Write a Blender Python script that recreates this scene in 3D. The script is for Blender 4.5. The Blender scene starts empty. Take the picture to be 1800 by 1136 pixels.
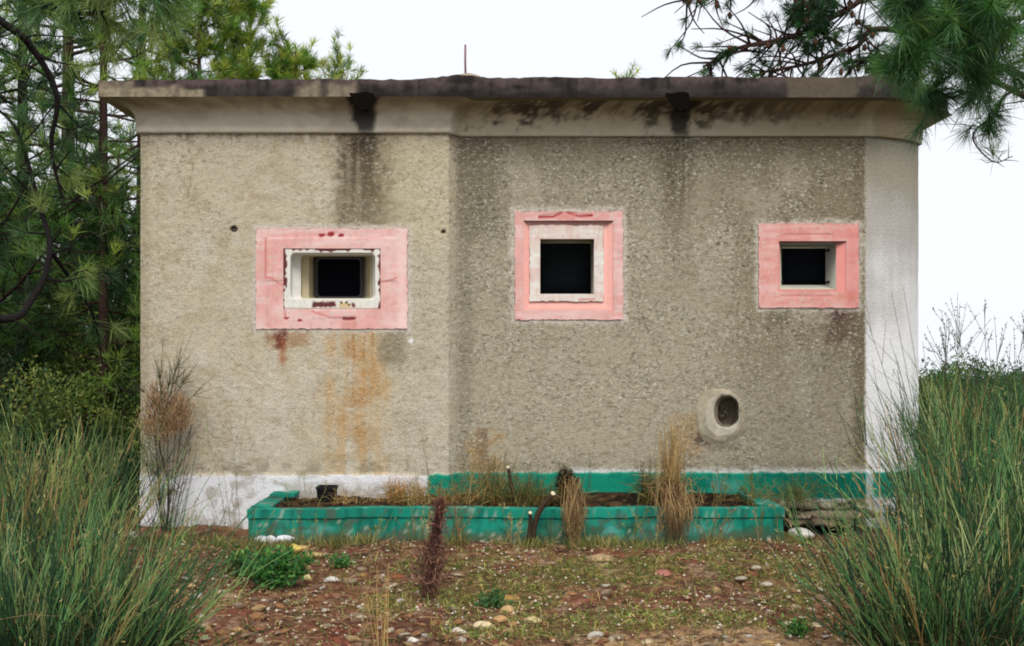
import bpy, math
import numpy as np
from mathutils import Vector

S = bpy.context.scene
COL = S.collection
# ------------------------------------------------------------------ camera
EYE = 1.27; DIST = 7.45; FP = 1750.0          # eye height, distance to the wall, focal length in photo pixels
cam = bpy.data.cameras.new("camera"); cam.lens = 35.0; cam.sensor_width = 36.0
cam.shift_y = 0.0289; cam.clip_end = 2000.0; cam.clip_start = 0.05
co = bpy.data.objects.new("camera", cam); COL.objects.link(co)
co.location = (0, -DIST, EYE); co.rotation_euler = (math.radians(90), 0, 0)
S.camera = co
# ------------------------------------------------------------------ light
SUN_EL, SUN_AZ = math.radians(48), math.radians(10)     # azimuth measured from behind the camera to its right
w = bpy.data.worlds.new("World"); S.world = w; w.use_nodes = True
nt = w.node_tree; nt.nodes.clear()
out = nt.nodes.new("ShaderNodeOutputWorld"); bg = nt.nodes.new("ShaderNodeBackground")
sky = nt.nodes.new("ShaderNodeTexSky"); sky.sky_type = 'NISHITA'; sky.sun_disc = False
sky.sun_elevation = SUN_EL; sky.sun_rotation = math.radians(180) - SUN_AZ; sky.dust_density = 4
mx = nt.nodes.new("ShaderNodeMixRGB"); mx.inputs[0].default_value = 0.9
mx.inputs[2].default_value = (8.9, 9.1, 9.7, 1)       # the cloud deck
nt.links.new(sky.outputs[0], mx.inputs[1]); nt.links.new(mx.outputs[0], bg.inputs[0])
bg.inputs[1].default_value = 0.1; nt.links.new(bg.outputs[0], out.inputs[0])
sl = bpy.data.lights.new("sun", 'SUN'); sl.energy = 2.0; sl.angle = math.radians(24); sl.color = (1, 0.96, 0.9)
so = bpy.data.objects.new("sun", sl); COL.objects.link(so)
sd = Vector((math.sin(SUN_AZ)*math.cos(SUN_EL), -math.cos(SUN_AZ)*math.cos(SUN_EL), math.sin(SUN_EL)))
so.rotation_euler = sd.to_track_quat('Z', 'Y').to_euler(); so.location = (3, -9, 9)
S.view_settings.view_transform = 'Standard'; S.view_settings.look = 'None'
S.view_settings.exposure = 0.25; S.view_settings.gamma = 1.0
S.cycles.filter_width = 1.9
S.cycles.max_bounces = 6; S.cycles.diffuse_bounces = 3; S.cycles.transmission_bounces = 3; S.cycles.glossy_bounces = 2

# ------------------------------------------------------------------ helpers
R = np.random.default_rng(7)
def at(px, py, Y):                      # a point at depth Y, measured off the photo
    d = Y + DIST
    return np.array([(px-900)*d/FP, Y, EYE+(620-py)*d/FP])
def lin(c):
    c = np.asarray(c, float)/255.0
    return np.where(c <= 0.04045, c/12.92, ((c+0.055)/1.055)**2.4)
def _h(ix, iy, seed):
    n = (ix.astype(np.int64)*374761393 + iy.astype(np.int64)*668265263 + seed*1274126177) & 0xffffffff
    n = ((n ^ (n >> 13))*1274126177) & 0xffffffff
    n = (n ^ (n >> 16)) & 0xffffff
    return n/float(0xffffff)
def vn(x, y, seed=0):
    x = np.asarray(x, float); y = np.asarray(y, float)
    ix = np.floor(x); iy = np.floor(y); fx = x-ix; fy = y-iy
    fx = fx*fx*(3-2*fx); fy = fy*fy*(3-2*fy)
    a = _h(ix, iy, seed); b = _h(ix+1, iy, seed); c = _h(ix, iy+1, seed); d = _h(ix+1, iy+1, seed)
    return (a+(b-a)*fx)*(1-fy)+(c+(d-c)*fx)*fy
def fbm(x, y, seed=0, o=4):
    s = 0; a = 0.5; t = 0
    for k in range(o):
        s = s+a*vn(x, y, seed+k*17); t += a; a *= 0.5; x = np.asarray(x)*2.03+3.1; y = np.asarray(y)*2.03+1.7
    return s/t
def ss(a, b, x):
    t = np.clip((x-a)/(b-a), 0, 1); return t*t*(3-2*t)
def box(U, V, x0, x1, y0, y1, s=4.0, rough=0.0, seed=3, sc=9.0):
    if rough:
        U = U+(fbm(U/sc, V/sc, seed, 3)-0.5)*2*rough; V = V+(fbm(U/sc, V/sc, seed+5, 3)-0.5)*2*rough
    return ss(x0-s, x0+s, U)*(1-ss(x1-s, x1+s, U))*ss(y0-s, y0+s, V)*(1-ss(y1-s, y1+s, V))
def mixc(a, b, m):
    b = np.asarray(b, float); return a*(1-m[..., None])+b*m[..., None]

def seg(U, V, pts, wd):
    m = np.zeros(U.shape)
    for (x0, y0), (x1, y1) in zip(pts[:-1], pts[1:]):
        dx, dy = x1-x0, y1-y0; t = np.clip(((U-x0)*dx+(V-y0)*dy)/(dx*dx+dy*dy), 0, 1)
        m = np.maximum(m, np.clip(1.5-np.hypot(U-x0-t*dx, V-y0-t*dy)/wd, 0, 1))
    return m

def tag(o, label=None, cat=None, group=None, kind=None):
    for k, v in (('label', label), ('category', cat), ('group', group), ('kind', kind)):
        if v: o[k] = v
    return o
def empty(name, loc, label=None, cat=None, group=None, kind=None):
    o = bpy.data.objects.new(name, None); COL.objects.link(o); o.location = tuple(float(v) for v in loc); o.empty_display_size = 0.2
    return tag(o, label, cat, group, kind)

class Acc:
    """collects vertices, faces and vertex colours, then links them as ONE mesh object"""
    def __init__(s): s.v = []; s.c = []; s.q = []; s.t = []; s.n = 0
    def add(s, v, quads=None, tris=None, col=(1, 1, 1)):
        v = np.asarray(v, float).reshape(-1, 3); c = np.asarray(col, float)
        if c.ndim == 1: c = np.tile(c, (len(v), 1))
        s.v.append(v); s.c.append(c.reshape(-1, 3))
        if quads is not None and len(quads): s.q.append(np.asarray(quads, np.int64).reshape(-1, 4)+s.n)
        if tris is not None and len(tris): s.t.append(np.asarray(tris, np.int64).reshape(-1, 3)+s.n)
        s.n += len(v)
    def build(s, name, mat, parent=None, smooth=False, origin=None):
        V = np.concatenate(s.v); C = np.concatenate(s.c)
        O = np.array(parent.location) if parent is not None else (np.array(origin, float) if origin is not None else np.zeros(3))
        V = V-O
        q = np.concatenate(s.q) if s.q else np.zeros((0, 4), np.int64)
        t = np.concatenate(s.t) if s.t else np.zeros((0, 3), np.int64)
        me = bpy.data.meshes.new(name)
        me.vertices.add(len(V)); me.vertices.foreach_set("co", V.astype(np.float32).ravel())
        me.loops.add(q.size+t.size); me.loops.foreach_set("vertex_index", np.concatenate([q.ravel(), t.ravel()]).astype(np.int32))
        me.polygons.add(len(q)+len(t))
        st = np.concatenate([np.arange(len(q))*4, q.size+np.arange(len(t))*3]).astype(np.int32)
        me.polygons.foreach_set("loop_start", st)
        me.polygons.foreach_set("loop_total", np.concatenate([np.full(len(q), 4), np.full(len(t), 3)]).astype(np.int32))
        if smooth: me.polygons.foreach_set("use_smooth", np.ones(len(st), bool))
        me.update(calc_edges=True); me.validate()
        ca = me.color_attributes.new("Col", 'FLOAT_COLOR', 'POINT')
        ca.data.foreach_set("color", np.concatenate([C, np.ones((len(C), 1))], 1).astype(np.float32).ravel())
        me.materials.append(mat)
        o = bpy.data.objects.new(name, me); COL.objects.link(o)
        if parent is not None: o.parent = parent
        elif origin is not None: o.location = tuple(float(x) for x in O)
        return o

def gridq(nu, nv):
    i, j = np.meshgrid(np.arange(nu-1), np.arange(nv-1), indexing='ij'); a = i*nv+j
    return np.stack([a, a+nv, a+nv+1, a+1], -1).reshape(-1, 4)
def grid(acc, us, vs, P, colf, holes=(), flip=False):
    U, V = np.meshgrid(us, vs, indexing='ij'); X = P(U, V); C = colf(U, V)
    q = gridq(len(us), len(vs))
    if holes:
        uc = (U[:-1, :-1]+U[1:, 1:]).ravel()/2; vc = (V[:-1, :-1]+V[1:, 1:]).ravel()/2; k = np.ones(len(q), bool)
        for a, b, c, d in holes: k &= ~((uc > a) & (uc < b) & (vc > c) & (vc < d))
        q = q[k]
    if flip: q = q[:, ::-1]
    acc.add(X.reshape(-1, 3), q, None, C.reshape(-1, 3))
def span(a, b, step, *brk):
    pts = sorted({float(a), float(b), *[float(x) for x in brk if a < x < b]}); r = []
    for p, q in zip(pts[:-1], pts[1:]):
        n = max(1, int(round((q-p)/step))); r += list(np.linspace(p, q, n, endpoint=False))
    return np.array(r+[pts[-1]])
def outward(V, Q):
    V = np.asarray(V, float); Q = np.asarray(Q); c = V.mean(0); n = np.cross(V[Q[:, 1]]-V[Q[:, 0]], V[Q[:, 3]]-V[Q[:, 0]]); m = V[Q].mean(1)-c
    f = (n*m).sum(1) < 0; Q = Q.copy(); Q[f] = Q[f][:, ::-1]; return Q
def boxm(acc, x0, x1, y0, y1, z0, z1, col, seg=0.0, j=0.0):
    c = np.array([[x, y, z] for x in (x0, x1) for y in (y0, y1) for z in (z0, z1)], float)
    if j: c += R.normal(0, j, c.shape)
    acc.add(c, outward(c, [[0, 1, 3, 2], [4, 6, 7, 5], [0, 4, 5, 1], [2, 3, 7, 6], [0, 2, 6, 4], [1, 5, 7, 3]]), None, col)
def smoothpath(P, n=6):
    P = np.asarray(P, float)
    if len(P) < 3: return np.linspace(P[0], P[-1], n)
    Q = np.vstack([2*P[0]-P[1], P, 2*P[-1]-P[-2]]); r = []
    for i in range(1, len(Q)-2):
        for t in np.linspace(0, 1, n, endpoint=False):
            a, b, c, d = Q[i-1:i+3]
            r.append(0.5*((2*b)+(c-a)*t+(2*a-5*b+4*c-d)*t*t+(3*b-a-3*c+d)*t**3))
    return np.array(r+[P[-1]])
def tube(acc, P, r, n=6, col=(.1, .07, .05), cap=False):
    P = np.asarray(P, float); m = len(P); r = np.broadcast_to(np.asarray(r, float), (m,)) if np.ndim(r) == 0 else np.interp(np.linspace(0, 1, m), np.linspace(0, 1, len(r)), r)
    T = np.gradient(P, axis=0); T /= np.linalg.norm(T, axis=1)[:, None]+1e-9
    ref = np.array([0.31, 0.9, 0.12]); A = np.cross(T, ref); A /= np.linalg.norm(A, axis=1)[:, None]+1e-9; B = np.cross(T, A)
    th = np.linspace(0, 2*np.pi, n, endpoint=False)
    V = P[:, None]+r[:, None, None]*(np.cos(th)[None, :, None]*A[:, None]+np.sin(th)[None, :, None]*B[:, None])
    i, k = np.meshgrid(np.arange(m-1), np.arange(n), indexing='ij'); k2 = (k+1) % n
    q = np.stack([i*n+k, i*n+k2, (i+1)*n+k2, (i+1)*n+k], -1).reshape(-1, 4)
    t = None
    V = V.reshape(-1, 3)
    if cap:
        V = np.vstack([V, P[-1], P[0]]); c = m*n
        t = [[(m-1)*n+a, (m-1)*n+(a+1) % n, c] for a in range(n)]+[[(a+1) % n, a, c+1] for a in range(n)]
    acc.add(V, q, t, col)
def stems(acc, P, r0, r1, cols, n=3):
    """many thin stems at once: P (N, m, 3), cols (N, 3)"""
    N, m, _ = P.shape
    T = P[:, -1]-P[:, 0]; T /= np.linalg.norm(T, axis=1)[:, None]+1e-9
    A = np.cross(T, np.array([0.2, 1, 0.1])); A /= np.linalg.norm(A, axis=1)[:, None]+1e-9; B = np.cross(T, A)
    th = np.linspace(0, 2*np.pi, n, endpoint=False)+0.4
    rr = (np.asarray(r0).reshape(-1, 1)*(1-np.linspace(0, 1, m))+np.asarray(r1).reshape(-1, 1)*np.linspace(0, 1, m))
    rr = np.broadcast_to(rr, (N, m))
    off = np.cos(th)[None, None, :, None]*A[:, None, None]+np.sin(th)[None, None, :, None]*B[:, None, None]
    V = P[:, :, None]+rr[:, :, None, None]*off
    i, k = np.meshgrid(np.arange(m-1), np.arange(n), indexing='ij'); k2 = (k+1) % n
    q = np.stack([i*n+k, i*n+k2, (i+1)*n+k2, (i+1)*n+k], -1).reshape(-1, 4)
    Q = (q[None]+(np.arange(N)*m*n)[:, None, None]).reshape(-1, 4)
    acc.add(V.reshape(-1, 3), Q, None, np.repeat(cols, m*n, 0))
def unit(v): return v/(np.linalg.norm(v, axis=-1, keepdims=True)+1e-9)
def needles(acc, base, dirs, L, wid, cols, droop=0.15):
    """curved needles, three points each: base (N,3) dirs (N,3)"""
    N = len(base); L = np.broadcast_to(L, (N,))[:, None]
    side = unit(np.cross(dirs, unit(R.normal(0, 1, (N, 3)))))*wid*0.5
    mid = base+dirs*L*0.55; tip = base+dirs*L; tip[:, 2] -= (droop*L)[:, 0]; mid[:, 2] -= (droop*L*0.2)[:, 0]
    V = np.stack([base-side*0.8, base+side*0.8, mid+side, mid-side, tip], 1).reshape(-1, 3)
    o = (np.arange(N)*5)[:, None]
    acc.add(V, np.array([[0, 1, 2, 3]])+o, np.array([[3, 2, 4]])+o, np.repeat(cols, 5, 0))
def leaves(acc, c, d, ln, wd, cols):
    N = len(c); ln = np.broadcast_to(ln, (N,))[:, None]; wd = np.broadcast_to(wd, (N,))[:, None]
    s = unit(np.cross(d, unit(R.normal(0, 1, (N, 3)))))
    V = np.stack([c, c+d*ln*.45+s*wd*.5, c+d*ln, c+d*ln*.45-s*wd*.5], 1).reshape(-1, 3)
    acc.add(V, np.array([[0, 1, 2, 3]])+(np.arange(N)*4)[:, None], None, np.repeat(cols, 4, 0))

# ------------------------------------------------------------------ materials
def material(name, rough=0.9, bump=(), spec=0.2, trans=0.0, var=0.0, vscale=20.0, tcol=(1.6, 1.9, .9)):
    m = bpy.data.materials.new(name); m.use_nodes = True; n = m.node_tree; b = n.nodes["Principled BSDF"]
    b.inputs["Roughness"].default_value = rough; b.inputs["Specular IOR Level"].default_value = spec
    a = n.nodes.new("ShaderNodeVertexColor"); a.layer_name = "Col"; c = a.outputs[0]
    tc = n.nodes.new("ShaderNodeTexCoord")
    if var:
        nz = n.nodes.new("ShaderNodeTexNoise"); nz.inputs["Scale"].default_value = vscale; nz.inputs["Detail"].default_value = 5; nz.inputs["Roughness"].default_value = .65
        n.links.new(tc.outputs["Object"], nz.inputs[0])
        mr = n.nodes.new("ShaderNodeMapRange"); mr.inputs[1].default_value = .25; mr.inputs[2].default_value = .75
        mr.inputs[3].default_value = 1-var; mr.inputs[4].default_value = 1+var; n.links.new(nz.outputs[0], mr.inputs[0])
        mu = n.nodes.new("ShaderNodeVectorMath"); mu.operation = 'SCALE'
        n.links.new(c, mu.inputs[0]); n.links.new(mr.outputs[0], mu.inputs["Scale"]); c = mu.outputs[0]
    n.links.new(c, b.inputs["Base Color"])
    last = None
    for kind, sc, dist, st in bump:
        t = n.nodes.new("ShaderNodeTexNoise" if kind == 'n' else "ShaderNodeTexVoronoi"); t.inputs["Scale"].default_value = sc
        if kind == 'n': t.inputs["Detail"].default_value = 4
        n.links.new(tc.outputs["Object"], t.inputs[0])
        bp = n.nodes.new("ShaderNodeBump"); bp.inputs["Distance"].default_value = dist; bp.inputs["Strength"].default_value = st
        n.links.new(t.outputs[0], bp.inputs["Height"])
        if last: n.links.new(last.outputs[0], bp.inputs["Normal"])
        last = bp
    if last: n.links.new(last.outputs[0], b.inputs["Normal"])
    if trans:
        tr = n.nodes.new("ShaderNodeBsdfTranslucent"); ms = n.nodes.new("ShaderNodeMixShader"); ms.inputs[0].default_value = trans
        vm = n.nodes.new("ShaderNodeVectorMath"); vm.operation = 'MULTIPLY'; vm.inputs[1].default_value = tcol
        n.links.new(c, vm.inputs[0]); n.links.new(vm.outputs[0], tr.inputs[0])
        n.links.new(b.outputs[0], ms.inputs[1]); n.links.new(tr.outputs[0], ms.inputs[2])
        n.links.new(ms.outputs[0], n.nodes["Material Output"].inputs[0])
    return m
M_stucco = material("roughcast render", .95, (('n', 85, .008, .7), ('v', 120, .004, .5)), .1, var=.22, vscale=90)
def specks(m):
    n = m.node_tree; b = n.nodes["Principled BSDF"]; src = b.inputs["Base Color"].links[0].from_socket; L = n.links.new
    tc = n.nodes.new("ShaderNodeTexCoord"); mp = n.nodes.new("ShaderNodeMapping"); mp.inputs["Scale"].default_value = (27, 27, 41); L(tc.outputs["Object"], mp.inputs[0])
    sp = n.nodes.new("ShaderNodeSeparateXYZ"); L(tc.outputs["Object"], sp.inputs[0])
    def rng(v, a, b_, c=0., d=1.):
        q = n.nodes.new("ShaderNodeMapRange"); q.inputs[1].default_value = a; q.inputs[2].default_value = b_; q.inputs[3].default_value = c; q.inputs[4].default_value = d; L(v, q.inputs[0]); return q.outputs[0]
    def mul(a, b_):
        q = n.nodes.new("ShaderNodeMath"); q.operation = 'MULTIPLY'; L(a, q.inputs[0]); L(b_, q.inputs[1]); return q.outputs[0]
    wall = mul(rng(sp.outputs[0], 2.645, 2.66, 1, 0), rng(sp.outputs[2], .36, .385)); side = rng(sp.outputs[0], -.50, -.40, .42, .8)
    pt = n.nodes.new("ShaderNodeTexNoise"); pt.inputs["Scale"].default_value = 2.6; pt.inputs["Detail"].default_value = 4; L(tc.outputs["Object"], pt.inputs[0]); patch = mul(rng(pt.outputs[0], .35, .62, .45, 1.15), rng(sp.outputs[2], 1.0, 2.3, .9, 1.15))
    for lo, hi, col, k, sc, rg_ in ((.52, .60, (.07, .058, .042, 1), .95, 1.0, .8), (.50, .66, (.16, .135, .10, 1), .45, .4, .8), (.53, .64, (.74, .70, .62, 1), .8, 1.37, .75)):
        t = n.nodes.new("ShaderNodeTexNoise"); t.inputs["Scale"].default_value = sc; t.inputs["Detail"].default_value = 6; t.inputs["Roughness"].default_value = rg_; t.inputs["Distortion"].default_value = .5; L(mp.outputs[0], t.inputs[0])
        f = mul(mul(mul(rng(t.outputs[0], lo, hi, 0, k), wall), side), patch); mx_ = n.nodes.new("ShaderNodeMixRGB"); mx_.use_clamp = True; L(f, mx_.inputs[0]); L(src, mx_.inputs[1]); mx_.inputs[2].default_value = col; src = mx_.outputs[0]
    L(src, b.inputs["Base Color"])
specks(M_stucco)
M_plaster = material("smooth plaster", .9, (('n', 30, .004, .4), ('n', 200, .001, .4)), .15, var=.1, vscale=12)
M_concrete = material("weathered concrete", .95, (('n', 40, .006, .5), ('n', 160, .002, .5)), .1, var=.18, vscale=30)
M_paint = material("old masonry paint", .8, (('n', 35, .004, .4), ('n', 150, .001, .5)), .2, var=.07, vscale=14)
M_metal = material("rusty painted steel", .7, (('n', 60, .002, .4),), .3, var=.15, vscale=60)
M_soil = material("stony red soil", .97, (('n', 60, .012, .9), ('v', 110, .006, .8)), .08, var=.35, vscale=45)
M_stone = material("field stone", .9, (('n', 50, .008, .8), ('n', 200, .002, .6)), .12, var=.3, vscale=40)
M_bark = material("pine bark", .95, (('n', 70, .008, .9),), .1, var=.35, vscale=40)
M_needle = material("pine needles", .5, (), .35, trans=.32, var=.25, vscale=1.6)
M_leaf = material("leaves", .6, (), .25, trans=.25, var=.3, vscale=4)
M_stem = material("green stems", .5, (), .3, trans=.12, var=.35, vscale=5)
M_straw = material("dry grass straw", .8, (), .1, trans=.25, tcol=(1.3, 1.2, .9))
M_dark = material("dark glass", .5, (), .03)
M_plastic = material("black plastic", .6, (), .25)

# ------------------------------------------------------------------ ground
def ground_h(x, y):
    h = (fbm(x*1.3+5, y*1.3, 11, 4)-.5)*.10+(fbm(x*7, y*7, 23, 3)-.5)*.03
    h = h+.035*np.exp(-((y+1.1)/.5)**2)-.03
    h = h-.06*ss(-5.2, -7.2, y)+.05*np.exp(-(((x+1.5)/.5)**2+((y+2.55)/.25)**2))
    rr = np.hypot(x, y); far = ss(8, 60, rr); return h*(1-far)-.05*far-.021*np.maximum(rr-5, 0)*ss(5, 9, rr)
def gpt(px, py):                        # where the line of sight through a photo pixel meets the ground
    d = EYE*FP/(py-620.0)
    for _ in range(4):
        h = float(ground_h(np.array((px-900)*d/FP), np.array(d-DIST))); d = (EYE-h)*FP/(py-620.0)
    return np.array([(px-900)*d/FP, d-DIST, h])
def pxof(x, y): d = np.maximum(y+DIST, .3); return 900+x*FP/d, 620+EYE*FP/d
def ground_masks(x, y):
    n = fbm(x*1.7+9, y*1.7, 31, 4); n2 = fbm(x*6, y*6, 37, 4)
    m = fbm(x*3.1, y*2.2, 41, 4)
    # grassy patch in front of the planter, sandy bare patch to the right of the camera, red soil elsewhere
    g = np.exp(-(((x-.35)/1.25)**2+((y+2.0)/1.0)**2)**2)
    g2 = np.exp(-(((x-1.4)/1.0)**2+((y+1.5)/.7)**2)**2)*.8
    g = np.clip((np.maximum(g, g2)+.2)*(.1+1.75*n), 0, 1)*(1-.8*ss(.55, .68, fbm(x*2.6+4, y*3.4, 47, 4)))*(1-.55*ss(-2.9, -3.3, y))
    grass = ss(.46, .74, g+(n2-.5)*.5)
    sand = ss(.35, .65, np.exp(-(((x-1.05)/1.0)**2+((y+3.35)/.62)**2)**1.4)+(n2-.5)*.4)
    return grass, sand, n, n2, m
def ground_col(x, y):
    grass, sand, n, n2, m = ground_masks(x, y)
    c = np.array([122, 84, 66.])+np.zeros(x.shape+(3,))
    c = mixc(c, [146, 106, 78], ss(.4, .65, m)); c = mixc(c, [74, 54, 46], ss(.55, .75, n2)*.8)
    c = mixc(c, [150, 88, 70], ss(.58, .72, fbm(x*2.7, y*5, 53, 4))*.8)
    c = mixc(c, [122, 112, 68], grass*.75)
    c = mixc(c, [192, 158, 116], sand*.9)
    c = mixc(c, [200, 178, 150], ss(.52, .7, fbm(x*16, y*16, 61, 4))*.55); c = mixc(c, [66, 48, 42], ss(.56, .7, fbm(x*24, y*24, 63, 4))*.6)
    wild = ss(.6, 3.5, y)+ss(3.2, 4.5, np.abs(x)); c = mixc(c, [60, 58, 34], np.clip(wild, 0, 1))
    return lin(c)*.78
def gaxis(a, b, st, far):
    m = list(np.arange(a, b, st)); s = st; lo = []; p = a
    while p > -far: s *= 1.22; p -= s; lo.append(p)
    hi = []; s = st; p = m[-1]
    while p < far: s *= 1.22; p += s; hi.append(p)
    return np.array(lo[::-1]+m+hi)
a = Acc()
def Pg(U, V):
    H = ground_h(U, V)
    near = (np.abs(U) < 4) & (V < .8) & (V > -5)
    H = H+near*((fbm(U*28, V*28, 71, 3)-.5)*.030+np.clip(fbm(U*60, V*60, 77, 2)-.55, 0, 1)*.03)
    return np.stack([U, V, H], -1)
grid(a, gaxis(-3.6, 3.6, .016, 300), gaxis(-4.6, .4, .016, 300), Pg, ground_col)
tag(a.build("ground", M_soil, smooth=True), kind='structure')

# ------------------------------------------------------------------ the bunker
SC = FP/DIST
bk = empty("bunker", (0, 0, 0), "small flat roofed concrete bunker with roughcast walls, pink window surrounds and green and white plinth", "bunker")
KX = [247, 788, 806, 1523, 1545, 1570, 1594, 1615]
KP = np.array([[-2.737, -.115], [-.469, -.115], [-.400, 0], [2.652, 0], [2.79, .035], [2.93, .095], [3.055, .18], [3.16, .29]])
NRM = []
for i in range(len(KP)):
    def nn(p, q): t = (q-p)/np.linalg.norm(q-p); return np.array([t[1], -t[0]])
    NRM.append(nn(KP[max(i-1, 0)], KP[min(i+1, len(KP)-1)]) if i >= 3 else np.array([0., -1.]))
NRM = np.array(NRM); NRM[3] = [0, -1]
def wall_xy(U):
    return np.interp(U, KX, KP[:, 0]), np.interp(U, KX, KP[:, 1])
def wall_n(U): return np.interp(U, KX, NRM[:, 0]), np.interp(U, KX, NRM[:, 1])
def Zof(V): return EYE+(620-V)/SC
def lv(v): return 620+(v-620)*(7.335/7.45)     # heights measured on the left, nearer part of the wall
W1 = (497, 670, lv(436), lv(543)); W2 = (921, 1078, 388, 545); W3 = (1350, 1492, 406, 527); VH = (1255, 1298, 697, 751)
PLT = 830
def wall_col(U, V):
    n1 = fbm(U/70, V/90, 1, 4); n2 = fbm(U/9, V/5, 2, 4); n3 = fbm(U/22, V/16, 4, 4); st = fbm(U/9, V/160, 6, 3)
    c = np.array([193, 182, 162.])+np.zeros(U.shape+(3,))
    c = mixc(c, [204, 196, 184], ss(.45, .7, n1)*.7); c = mixc(c, [172, 157, 130], ss(.5, .75, n3)*.5)
    c = mixc(c, [190, 178, 148], box(U, V, 660, 803, 240, 470, 25, 12)*.6)
    c = mixc(c, [185, 178, 160], box(U, V, 690, 808, 440, 830, 22, 14)*.6)
    c = mixc(c, [150, 138, 112], box(U, V, 240, 262, 230, 830, 8, 6)*.4)
    r = ss(798, 810, U)*(1-ss(1518, 1524, U))
    rc = np.array([180, 170, 148.])+np.zeros(U.shape+(3,))
    rc = mixc(rc, [150, 138, 114], ss(1180, 1400, U)*(1-.55*ss(560, 800, V)))
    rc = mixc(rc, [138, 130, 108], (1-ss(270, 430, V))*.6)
    rc = mixc(rc, [190, 180, 160], ss(.5, .72, n1)*.6); rc = mixc(rc, [188, 176, 154], ss(560, 740, V)*.55)
    rc = mixc(rc, [120, 112, 92], box(U, V, 800, 880, 236, 420, 26, 16)*.6)
    rc = mixc(rc, [138, 130, 112], box(U, V, 802, 830, 236, 830, 10, 6)*.5)
    rc = mixc(rc, [110, 96, 72], box(U, V, 1500, 1522, 236, 820, 8, 6)*.55)
    rc = rc*np.array([.90, .915, .90]); c = c*np.array([.985, .99, .97])
    c = c*(1-r[..., None])+rc*r[..., None]
    # run off below the two spouts
    c = mixc(c, [92, 84, 64], box(U, V, 598, 664, 225, 400, 12, 16)*(1-.8*ss(290, 430, V))*(.45+.6*ss(.35, .6, st)))
    c = mixc(c, [60, 54, 44], box(U, V, 604, 658, 225, 330, 5, 9)*(1-ss(250, 350, V))*ss(.5, .62, st)*.6)
    c = mixc(c, [112, 100, 76], box(U, V, 590, 690, 225, 420, 22, 16)*.5)
    c = mixc(c, [100, 92, 72], box(U, V, 1164, 1216, 225, 500, 12, 14)*(1-ss(280, 480, V)*.85)*(.4+.6*ss(.35, .6, st)))
    c = mixc(c, [70, 60, 46], box(U, V, 612, 662, 225, 275, 12, 10)*.6)
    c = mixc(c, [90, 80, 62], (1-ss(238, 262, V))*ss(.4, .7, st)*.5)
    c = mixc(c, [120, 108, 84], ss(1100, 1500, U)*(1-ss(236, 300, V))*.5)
    # rust below the left window
    c = mixc(c, [186, 148, 98], box(U, V, 574, 672, 572, 870, 30, 30, 8, 34)*ss(.3, .8, st+.25*n3)*(1-.4*ss(640, 840, V))*.8)
    c = mixc(c, [176, 128, 76], box(U, V, 610, 650, 585, 800, 20, 26, 9, 30)*ss(.25, .75, n3)*.5)
    c = mixc(c, [158, 122, 88], box(U, V, 466, 545, 572, 608, 8, 10, 10)*.7)
    c = mixc(c, [92, 42, 34], box(U, V, 484, 502, 572, 612, 5, 5, 12)*.85)
    c = mixc(c, [150, 80, 46], box(U, V, 492, 502, 590, 640, 5, 4, 13)*.6)
    c = mixc(c, [110, 100, 78], box(U, V, 668, 712, 578, 640, 10, 10, 14)*.5)
    c = mixc(c, [62, 34, 34], box(U, V, 1464, 1486, 538, 566, 5, 4, 15)*.85)
    c = mixc(c, [86, 62, 50], box(U, V, 1455, 1502, 545, 600, 10, 14, 16)*.55)
    c = mixc(c, [96, 88, 68], box(U, V, 1350, 1390, 540, 572, 8, 10, 17)*.5)
    c = mixc(c, [176, 132, 78], box(U, V, 825, 885, 760, 835, 12, 16, 18)*ss(.4, .65, n3)*.6)
    c = mixc(c, [118, 98, 74], box(U, V, 838, 858, 752, 812, 5, 6, 19)*.6)
    c = mixc(c, [176, 134, 80], box(U, V, 1180, 1235, 730, 800, 10, 14, 20)*.4)
    c = mixc(c, [70, 54, 44], box(U, V, 1222, 1250, 762, 782, 4, 6, 21)*.7)
    c = mixc(c, [120, 108, 92], box(U, V, 1240, 1300, 776, 792, 6, 6, 22)*.5)
    c = mixc(c, [120, 112, 94], ss(798, 825, V)*ss(.45, .6, n3)*.4)
    for x, y0, y1, w_, cl_, k_ in ((489, 576, 660, 1.6, (110, 58, 40), .8), (497, 578, 700, 1.3, (150, 96, 62), .6), (612, 578, 700, 1.2, (158, 98, 54), .6), (622, 566, 760, 1.5, (150, 90, 48), .6), (640, 578, 720, 1.2, (166, 108, 62), .6), (655, 580, 670, 1.1, (150, 96, 60), .5),
                               (470, 578, 612, 1.3, (120, 70, 52), .6), (1474, 540, 620, 1.6, (78, 48, 42), .6), (1482, 540, 590, 1.2, (84, 54, 46), .5), (625, 236, 330, 1.5, (58, 52, 42), .5), (641, 236, 372, 1.8, (54, 48, 40), .55), (652, 236, 310, 1.2, (62, 56, 46), .5), (1186, 236, 350, 1.6, (70, 64, 50), .45), (1200, 236, 310, 1.3, (70, 64, 50), .45)):
        wob_ = (fbm(V/26, V*0+x, 301, 3)-.5)*5; t_ = np.clip((V-y0)/(y1-y0), 0, 1)
        c = mixc(c, cl_, np.clip(1.5-np.abs(U-x-wob_)/w_, 0, 1)*(V > y0)*(1-t_)*k_*ss(.3, .5, fbm(U/3, V/9, 302, 3)))
    for cp in ([(716, 470), (742, 478), (766, 474), (790, 490)], [(1095, 500), (1120, 520), (1128, 560), (1150, 600)], [(1100, 372), (1128, 340), (1136, 300)], [(1330, 470), (1300, 486), (1286, 520)], [(330, 240), (338, 300), (330, 350)]):
        Uc = U+(fbm(U/9, V/9, 303, 3)-.5)*10; Vc = V+(fbm(U/9, V/9, 304, 3)-.5)*10; c = mixc(c, [92, 80, 62], seg(Uc, Vc, cp, .9)*.45)
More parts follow.
